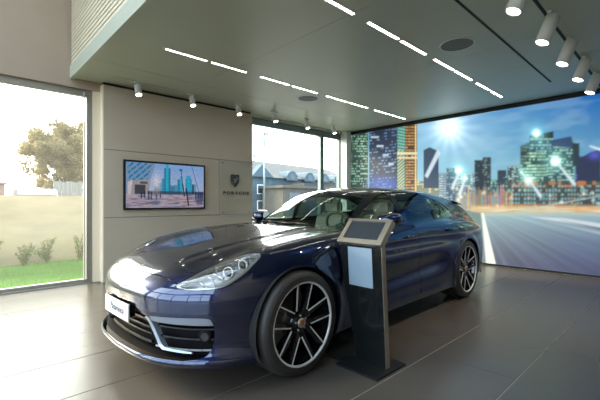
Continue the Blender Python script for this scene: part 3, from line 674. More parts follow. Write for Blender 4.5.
for k, x in enumerate((4.9,7.4,9.7,12.0,14.0)):
    a = MB(); a.prism([(x-.75,3.5),(x+.75,3.5),(x+.72,3.95),(x+.4,4.35),(x,4.5),(x-.4,4.35),(x-.72,3.95)], -.45, 1.6, 'Y'); dm = a.build('dormer', M['clad'], hs)
    MB().box(x-.35,x+.35,-.49,-.44,3.6,4.1).build('dormer_window', M['dgl'], dm)
for x0, x1, z0, z1 in ((.8,1.6,2.1,3.0),(.8,1.6,.6,1.5),(3.4,4.3,2.2,3.0),(6.2,7.1,2.1,3.0),(8.6,9.5,2.1,3.0),(11,11.9,2.1,3.0)):
    wn = MB().box(x0,x1,-.05,.02,z0,z1).build('window', M['white'], hs); MB().box(x0+.08,x1-.08,-.07,-.04,z0+.08,z1-.08).build('pane', M['dgl'], wn)
gg = empty('garage', (20.9, 24.6, -.12), 'low sandstone outbuilding with dark doorways in front of the blue-grey house', 'outbuilding')
g = MB(); g.box(.4,7.0,0,3,0,2.6); g.box(.2,7.2,-.2,3.2,2.6,2.85); g.build('wall', M['stone'], gg); MB().box(2.9,7.0,-.1,3.1,2.85,3.1).build('roof', M['slate'], gg)
for x in (1.1,3.0,4.7): MB().box(x,x+1.3,-.03,.02,.2,2.2).build('doorway', M['dgl'], gg)
bf = MB(); 
for k in range(46): bf.box(22.0+k*.30,22.27+k*.30,21.9,21.95,-.1,1.35)
bf.box(21.9,36,21.95,22,.9,1.0)
bf.build('picket_fence', noisy(mat('pale_fence', (.05,.075,.088), .8), (.05,.075,.088), .1, 3), None, label='pale grey-blue plank fence in front of the outbuildings outside', cat='fence')
lm = empty('lamp_post', (15.3, 19.6, -.12), 'tall slim street lamp post outside the right window', 'street lamp')
MB().tube((0,0,0),(0,0,5.9),.07,.045,12).build('pole', M['frame'], lm); MB().box(-.12,.35,-.1,.1,5.85,6.0).build('lamp_head', M['frame'], lm, bevel=.02); MB().box(-.08,.08,-.08,.08,5.1,5.5).build('junction_box', M['frame'], lm)
sd = empty('satellite_dish', (23.9, 32.4, 5.70), 'small satellite dish on the slate roof ridge', 'satellite dish')
MB().tube((0,0,0),(0,0,.55),.03).build('mast', M['frame'], sd); MB().lathe([(.02,0),(.16,.03),(.27,.10),(.25,.11),(.02,.03)],'Y',(0,-.2,.6),24).build('dish', M['shedr'], sd)

# ================================================= THE CAR
import time; _t0 = time.time()
# ------------------------------------------------ CAR SURFACE (implicit, car coordinates: x rearwards from the nose, y across, z up)
def spl(pts, sig=0.05):
    p = np.array(pts, float); x, y = p[:,0], p[:,1]
    h = np.diff(x); d = np.diff(y)/h; m = np.zeros(len(x))
    m[0], m[-1] = d[0], d[-1]
    for i in range(1, len(x)-1):
        if d[i-1]*d[i] > 0:
            w1, w2 = 2*h[i]+h[i-1], h[i]+2*h[i-1]
            m[i] = (w1+w2)/(w1/d[i-1]+w2/d[i])
    n = 4000; X = np.linspace(x[0]-1, x[-1]+1, n)
    i = np.clip(np.searchsorted(x, X)-1, 0, len(h)-1)
    t = (X-x[i])/h[i]; t2, t3 = t*t, t*t*t
    Y = (2*t3-3*t2+1)*y[i]+(t3-2*t2+t)*h[i]*m[i]+(-2*t3+3*t2)*y[i+1]+(t3-t2)*h[i]*m[i+1]
    Y = np.where(X < x[0], y[0]+m[0]*(X-x[0]), Y); Y = np.where(X > x[-1], y[-1]+m[-1]*(X-x[-1]), Y)
    st = X[1]-X[0]; k = int(3*sig/st)+1
    g = np.exp(-0.5*(np.arange(-k, k+1)*st/sig)**2); g /= g.sum()
    Yp = np.concatenate([Y[0]+(np.arange(-k,0))*(Y[1]-Y[0]), Y, Y[-1]+np.arange(1,k+1)*(Y[-1]-Y[-2])])
    Y = np.convolve(Yp, g, 'valid')
    return lambda q: np.interp(q, X, Y)
def sst(a, b, x):
    t = np.clip((x-a)/(b-a), 0, 1); return t*t*t*(t*(6*t-15)+10)
def smax(a, b, r):
    h = np.maximum(r-np.abs(a-b), 0)/r
    return np.maximum(a, b)+h*h*h*r/6.0
def smin(a, b, r): return -smax(-a, -b, r)
AXF, AXR, WR = .865, 3.815, .36
Hc = spl([(-.3,.50),(0,.655),(.1,.705),(.3,.775),(.6,.84),(1.0,.902),(1.4,.955),(1.7,.975),(2.2,.98),(4.0,.97),(4.7,.93),(5.1,.85)], .04)
Hf = spl([(-.3,.45),(.1,.655),(.3,.745),(.5,.815),(.75,.88),(.95,.91),(1.2,.932),(1.6,.950),(2.2,.962),(3,.98),(3.5,.995),(4.0,.972),(4.3,.935),(4.6,.885),(5.1,.76)], .06)
Wp = spl([(-.3,.80),(0,.86),(.3,.905),(.6,.935),(.9,.955),(1.4,.945),(2.0,.935),(2.6,.935),(3.2,.95),(3.7,.97),(4.1,.962),(4.4,.925),(4.7,.85),(5.0,.76)], .08)
Wz = spl([(.0,-.05),(.15,-.03),(.3,-.012),(.45,0),(.62,0),(.75,-.012),(.9,-.045),(1.0,-.09),(1.1,-.17)], .04)
Xz = spl([(.0,.12),(.13,.06),(.175,.0),(.215,-.035),(.26,.006),(.31,.026),(.4,.025),(.5,.0),(.58,0),(.64,.02),(.72,.08),(.85,.25),(1.2,.8)], .014)
Xy = spl([(0,0),(.25,.014),(.45,.055),(.6,.125),(.7,.20),(.78,.29),(.85,.41),(.9,.56),(.95,.8),(1.1,1.6)], .04)
Rc = spl([(1.0,.69),(1.48,.955),(1.8,1.12),(2.1,1.255),(2.35,1.33),(2.6,1.362),(2.9,1.375),(3.3,1.365),(3.8,1.325),(4.3,1.25),(4.55,1.19),(4.75,1.08),(4.95,.93),(5.2,.70)], .05)
Wb = spl([(1.2,.74),(1.6,.775),(1.9,.81),(2.5,.825),(3.2,.82),(3.7,.78),(4.2,.715),(4.9,.62)], .08)
def F_low(x, y, z):
    ay = np.sqrt(y*y+1e-4)
    w = sst(.30, .74, ay)
    H = Hc(x)*(1-w)+Hf(x)*w
    H = H - .014*np.exp(-((ay-.56)/.09)**2)*sst(.15,.6,x)*(1-sst(1.5,1.9,x))
    yc = .30+.10*sst(.3,1.4,x)
    H = H + .012*(1-sst(yc-.03, yc+.05, ay))*sst(.15,.5,x)*(1-sst(1.3,1.6,x))
    H = H - 1.9*np.maximum(ay-.74,0)**2
    W = Wp(x)+Wz(z)
    mid = sst(1.35,1.9,x)*(1-sst(2.9,3.4,x))
    zc = .45+.05*(x-1.5)
    W = W - .034*mid*np.exp(-((z-zc)/.10)**2) + .014*mid*np.exp(-((z-.24)/.05)**2)
    W = W + .028*sst(2.9,3.7,x)*(1-sst(4.3,4.9,x))*np.exp(-((z-.83)/.10)**2)
    W = W - .010*sst(1.4,2.2,x)*np.exp(-((z-.76)/.05)**2)
    for ax in (AXF, AXR):
        r = np.sqrt((x-ax)**2+(z-WR)**2)
        W = W + .012*np.exp(-((r-.40)/.045)**2)
    xf = Xy(ay)+Xz(z)
    xr = 4.95-.28*(ay/.85)**3-.10*np.clip((z-.6)/.4,0,1.5)**2
    f = smax(z-H, ay-W, .11)
    f = smax(f, (xf-x)*.85, .09)
    f = smax(f, x-xr, .15)
    return smax(f, .172+.012*sst(.9,1.6,x)-z, .03)
def F_top(x, y, z):
    ay = np.sqrt(y*y+1e-4)
    sh = .17*(ay/.65)**2*(1-sst(1.9,2.8,x))
    R = Rc(x-sh)-.05*(ay/.6)**2
    dz = z-.98
    W = Wb(x)-.50*dz-.25*dz*np.abs(dz)
    return smax(smax((z-R)*.9, (ay-W)*.9, .065), .82-z, .05)
def F_car(x, y, z):
    return smin(F_low(x, y, z), F_top(x, y, z), .035)
def grad(x, y, z, e=2e-3, F=F_car):
    g = np.stack([F(x+e,y,z)-F(x-e,y,z), F(x,y+e,z)-F(x,y-e,z), F(x,y,z+e)-F(x,y,z-e)], -1)
    return g/np.maximum(np.linalg.norm(g, axis=-1, keepdims=True), 1e-9)
def shoot(O, D, tmax, n=70, F=F_car):
    """last point along O + tD that is inside"""
    ts = np.linspace(0, tmax, n)
    val = np.stack([F(*(O+D*t).T) for t in ts], 0) < 0
    last = np.where(val.any(0), n-1-np.argmax(val[::-1], 0), 0)
    lo = ts[last]; hi = ts[np.minimum(last+1, n-1)]
    for _ in range(22):
        mid = (lo+hi)/2; ins = F(*(O+D*mid[:,None]).T) < 0
        lo = np.where(ins, mid, lo); hi = np.where(ins, hi, mid)
    return O+D*lo[:,None]

yaw = R(1.9)
hubx, huby = 1.722, 2.765
car = empty('car', (hubx-math.cos(yaw)*AXF, huby-math.sin(yaw)*AXF, 0), 'glossy dark blue low estate car parked on the grey tiles', 'car', rz=yaw)
def paint_mat():
    m = mat('midnight_blue_paint', (.006,.012,.085), .30, .82, coat=1., coat_rough=.012, spec=.05)
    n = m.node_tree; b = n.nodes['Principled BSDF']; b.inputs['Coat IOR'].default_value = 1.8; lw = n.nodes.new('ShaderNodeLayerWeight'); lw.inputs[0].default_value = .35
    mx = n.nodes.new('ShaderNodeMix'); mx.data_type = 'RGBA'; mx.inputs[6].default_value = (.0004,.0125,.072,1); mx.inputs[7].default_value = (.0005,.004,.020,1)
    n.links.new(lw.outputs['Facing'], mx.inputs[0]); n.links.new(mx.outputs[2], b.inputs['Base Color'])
    return m
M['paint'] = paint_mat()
M['carglass'] = glass_mat('tinted_car_glass', (.68,.82,.74), .7)
M['sideglass'] = glass_mat('tinted_side_glass', (.80,.88,.84), .8)
M['rearglass'] = glass_mat('dark_rear_glass', (.22,.29,.28), 1.3)
M['lens'] = glass_mat('clear_headlight_cover', (.95,.96,.97), 2.4)
M['plastic'] = mat('black_plastic', (.007,.007,.008), .4, spec=.25)
M['mesh'] = mat('grille_mesh', (.006,.006,.007), .6, spec=.1)
M['lampin'] = mat('headlight_reflector', (.62,.62,.60), .22, .8); M['lampdark'] = mat('headlight_surround', (.42,.42,.41), .25, .35)
M['drl'] = mat('light_bar', (.36,.42,.50), .14, .4, coat=1)
M['edgetrim'] = mat('satin_trim', (.20,.195,.18), .35, .3); M['leather'] = mat('grey_leather', (.33,.30,.23), .5); M['dash'] = mat('dark_dashboard', (.08,.088,.07), .5); M['trimlight'] = mat('pale_headliner', (.26,.25,.22), .8)
M['under'] = mat('underbody', (.008,.008,.008), .8)

class Sheet: pass
def make_sheet(P, N, wrap=False):
    s = Sheet(); r, c = P.shape[:2]; s.V = P.reshape(-1,3); s.N = N.reshape(-1,3); idx = np.arange(r*c).reshape(r, c)
    s.F = np.stack([idx[:-1,:-1], idx[:-1,1:], idx[1:,1:], idx[1:,:-1]], -1).reshape(-1,4); return s
def sheet_side():
    xs = np.unique(np.concatenate([np.linspace(.06,.9,90), np.linspace(.9,1.4,36), np.linspace(1.4,2.6,72), np.linspace(2.6,4.4,110), np.linspace(4.4,4.90,36)]))
    th = np.concatenate([np.linspace(0, 2.6, 190)])
    X, T = np.meshgrid(xs, th, indexing='ij'); za = .50+.22*sst(.9,1.9,X)
    O = np.stack([X, 0*X, za], -1).reshape(-1,3); D = np.stack([0*X, -np.sin(T), np.cos(T)], -1).reshape(-1,3)
    P = shoot(O, D, 1.15, 60); N = grad(*P.T); return make_sheet(P.reshape(X.shape+(3,)), N.reshape(X.shape+(3,)))
def sheet_front():
    th = np.linspace(0, 1.62, 150); zs = np.concatenate([np.linspace(.180,.3,50), np.linspace(.305,.80,100)])
    T, Z = np.meshgrid(th, zs, indexing='ij')
    O = np.stack([T*0+1.0, 0*T, Z], -1).reshape(-1,3); D = np.stack([-np.cos(T), -np.sin(T), 0*T], -1).reshape(-1,3)
    P = shoot(O, D, 1.3, 60); N = grad(*P.T); return make_sheet(P.reshape(T.shape+(3,)), N.reshape(T.shape+(3,)))
def sheet_rear():
    th = np.linspace(0, 1.62, 120); zs = np.linspace(.195, 1.12, 110)
    T, Z = np.meshgrid(th, zs, indexing='ij')
    O = np.stack([T*0+4.05, 0*T, Z], -1).reshape(-1,3); D = np.stack([np.cos(T), -np.sin(T), 0*T], -1).reshape(-1,3)
    P = shoot(O, D, 1.3, 60); N = grad(*P.T); return make_sheet(P.reshape(T.shape+(3,)), N.reshape(T.shape+(3,)))
def clip(s, f):
    """keep f > 0, cutting faces exactly along f = 0"""
    f = np.asarray(f); F = s.F; Fl = F if isinstance(F, list) else None
    faces = s.F if isinstance(s.F, list) else [tuple(q_) for q_ in s.F.tolist()]
    V = s.V.tolist(); N = s.N.tolist(); val = f.tolist(); cache = {}; out = []
    def cut(a, b_):
        k = (a, b_) if a < b_ else (b_, a)
        if k not in cache:
            t = val[a]/(val[a]-val[b_]); t = min(max(t,.001),.999)
            V.append([V[a][i]+t*(V[b_][i]-V[a][i]) for i in range(3)]); N.append([N[a][i]+t*(N[b_][i]-N[a][i]) for i in range(3)]); val.append(0.0); cache[k] = len(V)-1
        return cache[k]
    for q_ in faces:
        ins = [val[i] > 0 for i in q_]
        if all(ins): out.append(q_); continue
        if not any(ins): continue
        nf = []
        for i in range(len(q_)):
            a, b_ = q_[i], q_[(i+1) % len(q_)]
            if val[a] > 0: nf.append(a)
            if (val[a] > 0) != (val[b_] > 0): nf.append(cut(a, b_))
        if len(nf) >= 3: out.append(tuple(nf))
    r = Sheet(); used = sorted(set(i for q_ in out for i in q_)); mp = {o: i for i, o in enumerate(used)}
    r.V = np.array([V[i] for i in used]).reshape(-1,3); r.N = np.array([N[i] for i in used]).reshape(-1,3); r.F = [tuple(mp[i] for i in q_) for q_ in out]; return r
def region(s, *fields):
    for fn in fields: s = clip(s, fn(s.V[:,0], s.V[:,1], s.V[:,2], s.N))
    # drop stray slivers: keep pieces with at least an eighth of the faces
    p = list(range(len(s.V)))
    def find(a):
        while p[a] != a: p[a] = p[p[a]]; a = p[a]
        return a
    for q_ in s.F:
        r0 = find(q_[0])
        for i in q_[1:]: p[find(i)] = r0
    root = [find(q_[0]) for q_ in s.F]; cnt = {}
    for r0 in root: cnt[r0] = cnt.get(r0, 0)+1
    s.F = [q_ for q_, r0 in zip(s.F, root) if cnt[r0] >= len(s.F)/8]; return s
def emit(s, name, m, parent=car, offset=0., rim=.014, mirror=1, both=False, **tags):
    """mesh from a clipped sheet; rim folds the outline inwards; mirror=-1 gives the other side; both joins the two halves on the centre line"""
    V = s.V-s.N*offset if offset else s.V.copy(); N = s.N
    nb = len(V); faces = list(s.F); cnt = {}
    for q_ in faces:
        for i in range(len(q_)):
            a, b_ = q_[i], q_[(i+1) % len(q_)]; k = (min(a,b_), max(a,b_)); cnt.setdefault(k, []).append((a,b_))
    bd = [v[0] for k, v in cnt.items() if len(v) == 1]
    if both: bd = [(a,b_) for a, b_ in bd if not (abs(V[a][1]) < 2e-3 and abs(V[b_][1]) < 2e-3)]
    extra = {}; EV = []; EN = []; rf = []
    if rim:
        for a, b_ in bd:
            for i in (a, b_):
                if i not in extra: extra[i] = nb+len(EV); EV.append(V[i]-N[i]*rim); EN.append(N[i])
            rf.append((b_, a, extra[a], extra[b_]))
    VV = np.concatenate([V, np.array(EV).reshape(-1,3)]) if EV else V; NN = np.concatenate([N, np.array(EN).reshape(-1,3)]) if EV else N
    ff = faces+rf; sm = [True]*len(faces)+[False]*len(rf)
    if both:
        V2 = VV*[1,-1,1]; N2 = NN*[1,-1,1]; o = len(VV)
        cen = np.abs(V[:,1]) < 2e-3
        ff2 = [tuple((i if i < nb and cen[i] else o+i) for i in q_[::-1]) for q_ in ff]
        VV = VV.copy(); VV[:nb][cen,1] = 0
        VV = np.concatenate([VV, V2]); NN = np.concatenate([NN, N2]); ff = ff+ff2; sm = sm+sm
    elif mirror < 0:
        VV = VV*[1,-1,1]; NN = NN*[1,-1,1]; ff = [q_[::-1] for q_ in ff]
    used = np.unique(np.concatenate([np.array(q_) for q_ in ff])) if ff else np.array([], int); mp = -np.ones(len(VV), int); mp[used] = np.arange(len(used))
    VV, NN = VV[used], NN[used]; ff = [tuple(int(mp[i]) for i in q_) for q_ in ff]
    me = bpy.data.meshes.new(name); me.from_pydata(VV.tolist(), [], ff); me.polygons.foreach_set('use_smooth', sm)
    me.materials.append(m)
    # exact surface normals on the skin, face normals on the folded rim
    if len(me.polygons) == len(ff):
        ln = []
        for p_, s_ in zip(me.polygons, sm):
            for vi in p_.vertices: ln.append(tuple(NN[vi]) if s_ else tuple(p_.normal))
        me.normals_split_custom_set(ln)
    return link(name, me, parent, **tags)
SS = sheet_side(); SF = sheet_front(); SR = sheet_rear()
# the folded faces must look outwards: check winding once per sheet
def fix(s):
    q_ = s.F[len(s.F)//2]; a, b_, c0 = s.V[q_[0]], s.V[q_[1]], s.V[q_[2]]
    if np.dot(np.cross(b_-a, c0-a), s.N[q_[0]]) < 0: s.F = s.F[:, ::-1].copy()
    return s
fix(SS); fix(SF); fix(SR)
print('sheets', time.time()-_t0)
GAP = .0028
def basis(d):
    d = np.array(d, float); d /= np.linalg.norm(d); e1 = np.cross(d, (0,0,1)); e1 /= np.linalg.norm(e1); e2 = np.cross(e1, d); return e1, e2
def P3(pts, d):
    """field > 0 inside the outline given by 3-D points, seen along d"""
    e1, e2 = basis(d); pts = np.array(pts, float); poly = np.stack([pts@e1, pts@e2], -1)
    def f(x, y, z, N): Q = np.stack([x,y,z], -1); return -sd_poly(Q@e1, Q@e2, poly)
    return f
def side(poly):  # outline in (x, z)
    return lambda x,y,z,N: -sd_poly(x, z, poly)
def topv(poly):  # outline in (x, |y|)
    return lambda x,y,z,N: -sd_poly(x, -y, poly)
def NOT(f, g=0.): return lambda x,y,z,N: -f(x,y,z,N)-g
def IN(f, g=0.): return lambda x,y,z,N: f(x,y,z,N)-g
def ROUND(f, r): return lambda x,y,z,N: f(x,y,z,N)+r
arch_f = lambda x,y,z,N: np.hypot(x-AXF, z-WR)-.383
arch_r = lambda x,y,z,N: np.hypot(x-AXR, z-WR)-.380
def spline_pts(pts, n=10, closed=True):
    pts = [np.array(p, float) for p in pts]; out = []; m_ = len(pts)
    for i in range(m_ if closed else m_-1):
        p0, p1, p2, p3 = pts[(i-1) % m_] if closed or i > 0 else pts[i], pts[i], pts[(i+1) % m_], pts[(i+2) % m_] if closed or i < m_-2 else pts[i+1]
        for k in range(n):
            t = k/n; out.append(.5*((2*p1)+(-p0+p2)*t+(2*p0-5*p1+4*p2-p3)*t*t+(-p0+3*p1-3*p2+p3)*t**3))
    return out
# --- outlines
HL = spline_pts([(.142,-.545,.668),(.20,-.572,.70),(.33,-.600,.757),(.46,-.625,.800),(.56,-.680,.828),(.615,-.765,.842),(.600,-.812,.826),(.51,-.823,.768),(.424,-.812,.712),(.328,-.781,.668),(.228,-.696,.652),(.166,-.610,.652)], 5)
fHL = P3(HL, (.55,.62,-.56))
hood_poly = spline_pts([(.112,-.05),(.112,.0),(.120,.25),(.137,.42),(.150,.535),(.20,.568),(.33,.596),(.46,.621),(.57,.66),(.64,.715),(.80,.742),(1.1,.748),(1.45,.745),(1.60,.735),(1.60,.69),(1.53,.50),(1.475,.25),(1.46,0.),(1.46,-.05)], 5, True)
hood_poly = [(p[0], max(p[1], -.06)) for p in hood_poly]
fHood = topv(hood_poly)
wind_poly = [(1.50,-.1),(1.50,0),(1.515,.25),(1.565,.48),(1.625,.645),(1.66,.668),(1.72,.650),(1.94,.570),(2.10,.525),(2.26,.488),(2.262,.3),(2.25,0),(2.25,-.1)]
fWind = lambda x,y,z,N: np.minimum(-sd_poly(x, -y, wind_poly), (z-.945)*4)
cowl = [(1.46,-.1),(1.46,0),(1.475,.25),(1.53,.5),(1.60,.69),(1.63,.73),(1.70,.70),(1.66,.668),(1.625,.645),(1.565,.48),(1.515,.25),(1.50,0),(1.50,-.1)]
fCowl = topv(cowl)
up = lambda x,y,z,N: N[:,2]-.15
winF = spline_pts([(1.87,.993),(2.1,.985),(2.46,.985),(2.475,1.0),(2.45,1.15),(2.435,1.275),(2.405,1.280),(2.27,1.232),(2.09,1.137),(1.94,1.055)], 5)
winR = spline_pts([(2.57,.988),(2.95,1.005),(3.35,1.032),(3.62,1.062),(3.80,1.085),(3.83,1.10),(3.70,1.16),(3.50,1.215),(3.2,1.268),(2.9,1.293),(2.62,1.300),(2.545,1.29),(2.535,1.2),(2.55,1.05)], 5)
surround = spline_pts([(1.80,.970),(2.1,.963),(2.6,.965),(3.35,1.010),(3.72,1.048),(3.88,1.085),(3.84,1.118),(3.70,1.180),(3.5,1.236),(3.2,1.291),(2.9,1.316),(2.62,1.318),(2.42,1.297),(2.25,1.246),(2.07,1.146),(1.91,1.052)], 5)
outw = lambda x,y,z,N: -N[:,1]-.30
fWF, fWR, fSur = side(winF), side(winR), side(surround)
def AND(*fs): return lambda x,y,z,N: np.minimum.reduce([f(x,y,z,N) for f in fs])
sides_ok = lambda x,y,z,N: (-y-.40)
gh = lambda x,y,z,N: z-.955
fSurS = AND(fSur, sides_ok)
doorF = spline_pts([(1.545,.27),(1.50,.5),(1.53,.72),(1.60,.88),(1.64,.975)], 4, False)+[np.array(p) for p in [(1.64,1.0),(2.60,1.0),(2.615,.70),(2.63,.27),(2.60,.255),(1.58,.255)]]
doorR = [(2.60,1.02),(2.615,.70),(2.63,.27),(2.66,.255),(3.34,.255),(3.385,.30),(3.42,.44),(3.52,.62),(3.66,.75),(3.72,.90),(3.70,1.06)]
fDF, fDR = AND(side(doorF), sides_ok), AND(side(doorR), sides_ok)
# split lines between parts
fBump = lambda x,y,z,N: np.minimum(.60-.10*(z-.6)-x, np.where(z > .60, .668+.09*np.clip(x-.1,0,1)-z, 1))   # bumper: ahead of and under this
front_low = lambda x,y,z,N: z-.19
nose_strip = lambda x,y,z,N: .115-x+0*z
# --- bumper with its opening
open_poly = spline_pts([(.05,0,.262),(.05,-.30,.250),(.12,-.55,.235),(.22,-.715,.245),(.265,-.752,.29),(.28,-.762,.38),(.27,-.758,.455),(.23,-.725,.485),(.10,-.50,.480),(.045,-.33,.470),(.03,-.26,.503),(.0,0,.508)], 5)
open2 = open_poly+[np.array([.0,.2,.508]), np.array([.05,.2,.262])]
fOpen = P3(open2, (.86,.5,0))
fOpen2 = AND(fOpen, lambda x,y,z,N: .36-x)
fBumpTop = lambda x,y,z,N: np.where(x < .155, .115+.04*(np.abs(y)/.53)**2-x, 1)  # nose edge under the hood
bump = region(SF, lambda x,y,z,N: z-.236, NOT(fOpen2), NOT(fHood, GAP), NOT(fHL, GAP), lambda x,y,z,N: .60-x, arch_f,
              lambda x,y,z,N: np.where(x > .15, np.minimum(.672+.0*x, .69)-z+.02*0, .2))
bumper = emit(bump, 'front_bumper', M['paint'], both=True, rim=.02)
spl_ = region(SF, lambda x,y,z,N: .233-z, lambda x,y,z,N: .60-x, arch_f)
emit(spl_, 'front_splitter', M['paint'], both=True, rim=.02)
# recess behind the opening, follows the skin 7 cm in
rc = MB(); yy = np.linspace(-.78,.78,41); xx = Xy(np.abs(yy))*.9+.115
rc.add([(x,y,z) for x,y in zip(xx,yy) for z in (.235,.53)], [(2*k,2*k+2,2*k+3,2*k+1) for k in range(40)])
rc.add([(x,y,.238) for x,y in zip(xx,yy)]+[(x-.10,y*.985,.238) for x,y in zip(xx,yy)], [(k,k+1,42+k,41+k) for k in range(40)])
rc.build('grille_recess', M['mesh'], bumper)
band = lambda a, b_: (lambda x,y,z,N: np.minimum(z-a, b_-z))
# honeycomb/slats in centre
for z in (.295,.335,.375,.415,.455):
    emit(region(SF, band(z-.006, z+.006), IN(fOpen2,.0), lambda x,y,z,N: y+.345), 'grille_bar', M['plastic'], both=True, offset=.035, rim=.02, parent=bumper)
for mir in (1,-1):
    it = emit(region(SF, band(.434,.484), IN(fOpen2,.003), lambda x,y,z,N: -y-.385), 'light_bar', M['drl'], mirror=mir, offset=.006, rim=.03, parent=bumper)
    emit(region(SF, P3([(.05,-.335,.462),(.10,-.435,.295),(.115,-.47,.275),(.20,-.66,.268),(.20,-.66,.278),(.12,-.482,.290),(.112,-.452,.31),(.06,-.368,.462)], (.86,.5,0)), IN(fOpen2,.0)), 'intake_blade', M['drl'], mirror=mir, offset=.0, rim=.04, parent=bumper)
    for z0, off in ((.405,.02),(.345,.02),(.288,.01)):
        emit(region(SF, band(z0-.005,z0+.005), IN(fOpen2,.0), lambda x,y,z,N: -y-.42), 'intake_slat', M['blackgloss'], mirror=mir, offset=off, rim=.05, parent=bumper)
    # round sensor at the outer end
    c0 = np.array([.275, -.690*mir if mir < 0 else -.690, .365]); c0[1] = -.690*mir
    n0 = Vector((-.80, -.60*mir, 0)).normalized()
    r_ = MB(); p0 = Vector(c0)
    r_.tube(p0-n0*.03, p0+n0*.03, .040, .040, 28); sensor = r_.build('round_sensor', M['plastic'], bumper, bevel=.006)
    MB().tube(p0+n0*.028, p0+n0*.034, .026, .024, 28).build('sensor_glass', M['blackgloss'], sensor)
# number plate with script
pm = MB(); n_ = 24; vs = []
for k in range(n_+1):
    y = -.215+.43*k/n_; x = -.022+.10*y*y
    for z in (.405,.518): vs += [(x, y, z), (x+.008, y, z)]
fs = []
for k in range(n_):
    a = 4*k; b_ = 4*k+4; fs += [(a,b_,b_+2,a+2),(a+1,a+3,b_+3,b_+1),(a,a+1,b_+1,b_),(a+2,b_+2,b_+3,a+3)]
fs += [(0,2,3,1),(4*n_,4*n_+1,4*n_+3,4*n_+2)]
pm.add(vs, fs); M['plate'] = mat('show_plate', (.62,.64,.66), .3)
plate = pm.build('number_plate', M['plate'], car)
MB().box(-.005,.05,-.16,.16,.42,.50).build('plate_bracket', M['plastic'], plate)
tm = text_mesh('Panamera', .068, .0008, shear=.35, spacing=.9)
for v in tm.vertices:
    X, Y, Z = v.co; v.co = (-.0235+.10*X*X-Z-.001, -X-.02, .462+Y)
M['script'] = mat('blue_grey_script', (.06,.09,.15), .4)
tm.materials.append(M['script']); link('plate_script', tm, plate)
# --- hood
hood_r = region(SS, IN(fHood, GAP), up)
hood = emit(hood_r, 'hood', M['paint'], both=True)
# crest on the nose of the hood
q_ = MB(); sh_ = shield(.016,.040); cz = []
xs_ = np.array([.165-.0*p[0]-p[1]*.9 for p in sh_]); ys_ = np.array([p[0] for p in sh_])
zs_ = shoot(np.stack([xs_, ys_, 0*xs_+.4], -1), np.tile([0,0,1.], (len(xs_),1)), 1., 60)[:,2]+.002
q_.add([(x, y, z) for x, y, z in zip(xs_, ys_, zs_)]+[(x, y, z-.006) for x, y, z in zip(xs_, ys_, zs_)], [tuple(range(len(sh_)))]+[(k, (k+1)%len(sh_), len(sh_)+(k+1)%len(sh_), len(sh_)+k) for k in range(len(sh_))])
q_.build('hood_crest', mat('crest_gold', (.30,.20,.08), .4, .6), hood)
emit(region(SS, fCowl, up), 'wiper_cowl', M['plastic'], both=True, offset=.012, rim=.01)
# --- fender, doors, quarter, roof for both sides
low = lambda x,y,z,N: z-.236-.026*sst(.7,1.3,x)
nothood = NOT(fHood, GAP)
fen_r = region(SS, nothood, NOT(fHL, GAP), NOT(fCowl), NOT(fWind,-.03), NOT(fDF, GAP), arch_f, low,
               lambda x,y,z,N: np.maximum(x-.602, np.where((z > .66) & (x > .17), z-.674, -1)),
               lambda x,y,z,N: np.minimum(1.66-x, np.where(z > .955, .968-z+(1.66-x)*.0, 1)) , NOT(fSurS))
pil_r = None
body_up = region(SS, nothood, NOT(fCowl), NOT(AND(fWind, up), .001), NOT(fSurS), lambda x,y,z,N: x-1.60)
roof_field = lambda x,y,z,N: np.where(x < 1.66, z-.970, np.where(x < 3.9, z-np.interp(x, [1.6,2.6,3.4,3.9],[.972,.972,1.02,1.08]), z-(1.08-.0*(x-3.9))))
roof_r = region(body_up, roof_field)
rest = region(body_up, NOT(roof_field), NOT(fDF, GAP), NOT(fDR, GAP), arch_r, low, lambda x,y,z,N: np.maximum(x-1.662, 0*x-1))
quarter_r = region(rest, lambda x,y,z,N: x-2.62, lambda x,y,z,N: 4.60-x)
rear_r = region(SR, lambda x,y,z,N: x-4.604, lambda x,y,z,N: 1.077-z)
sillf_r = region(rest, lambda x,y,z,N: 2.62-x)
dF_r = region(SS, IN(fDF, GAP), NOT(fSurS), NOT(roof_field), NOT(fWind), NOT(fHood), arch_f)
dR_r = region(SS, IN(fDR, GAP), NOT(fSurS), NOT(roof_field), arch_r)
rear_glass = AND(lambda x,y,z,N: -sd_poly(x, -y, [(4.42,-.1),(4.42,.50),(4.50,.58),(4.86,.60),(4.92,.5),(4.93,-.1)]), lambda x,y,z,N: N[:,2]-.1)
sill_r = region(SS, lambda x,y,z,N: .262-z, lambda x,y,z,N: np.minimum(x-1.15, 3.55-x), arch_f, arch_r, lambda x,y,z,N: -y-.6)
emit(rear_r, 'rear_bumper', M['paint'], both=True)
roof = emit(region(roof_r, NOT(rear_glass)), 'roof', M['paint'], both=True)
emit(region(roof_r, IN(rear_glass,.004)), 'rear_window', M['rearglass'], both=True, offset=.003, rim=.004)
emit(region(SS, AND(fWind, up)), 'windshield', M['carglass'], both=True, offset=.004, rim=.004)
wo = region(SS, AND(ROUND(fWind,.003), up), NOT(fWind,.012), lambda x,y,z,N: z-.9)
emit(wo, 'windshield_border', M['edgetrim'], both=True, offset=.002, rim=0)
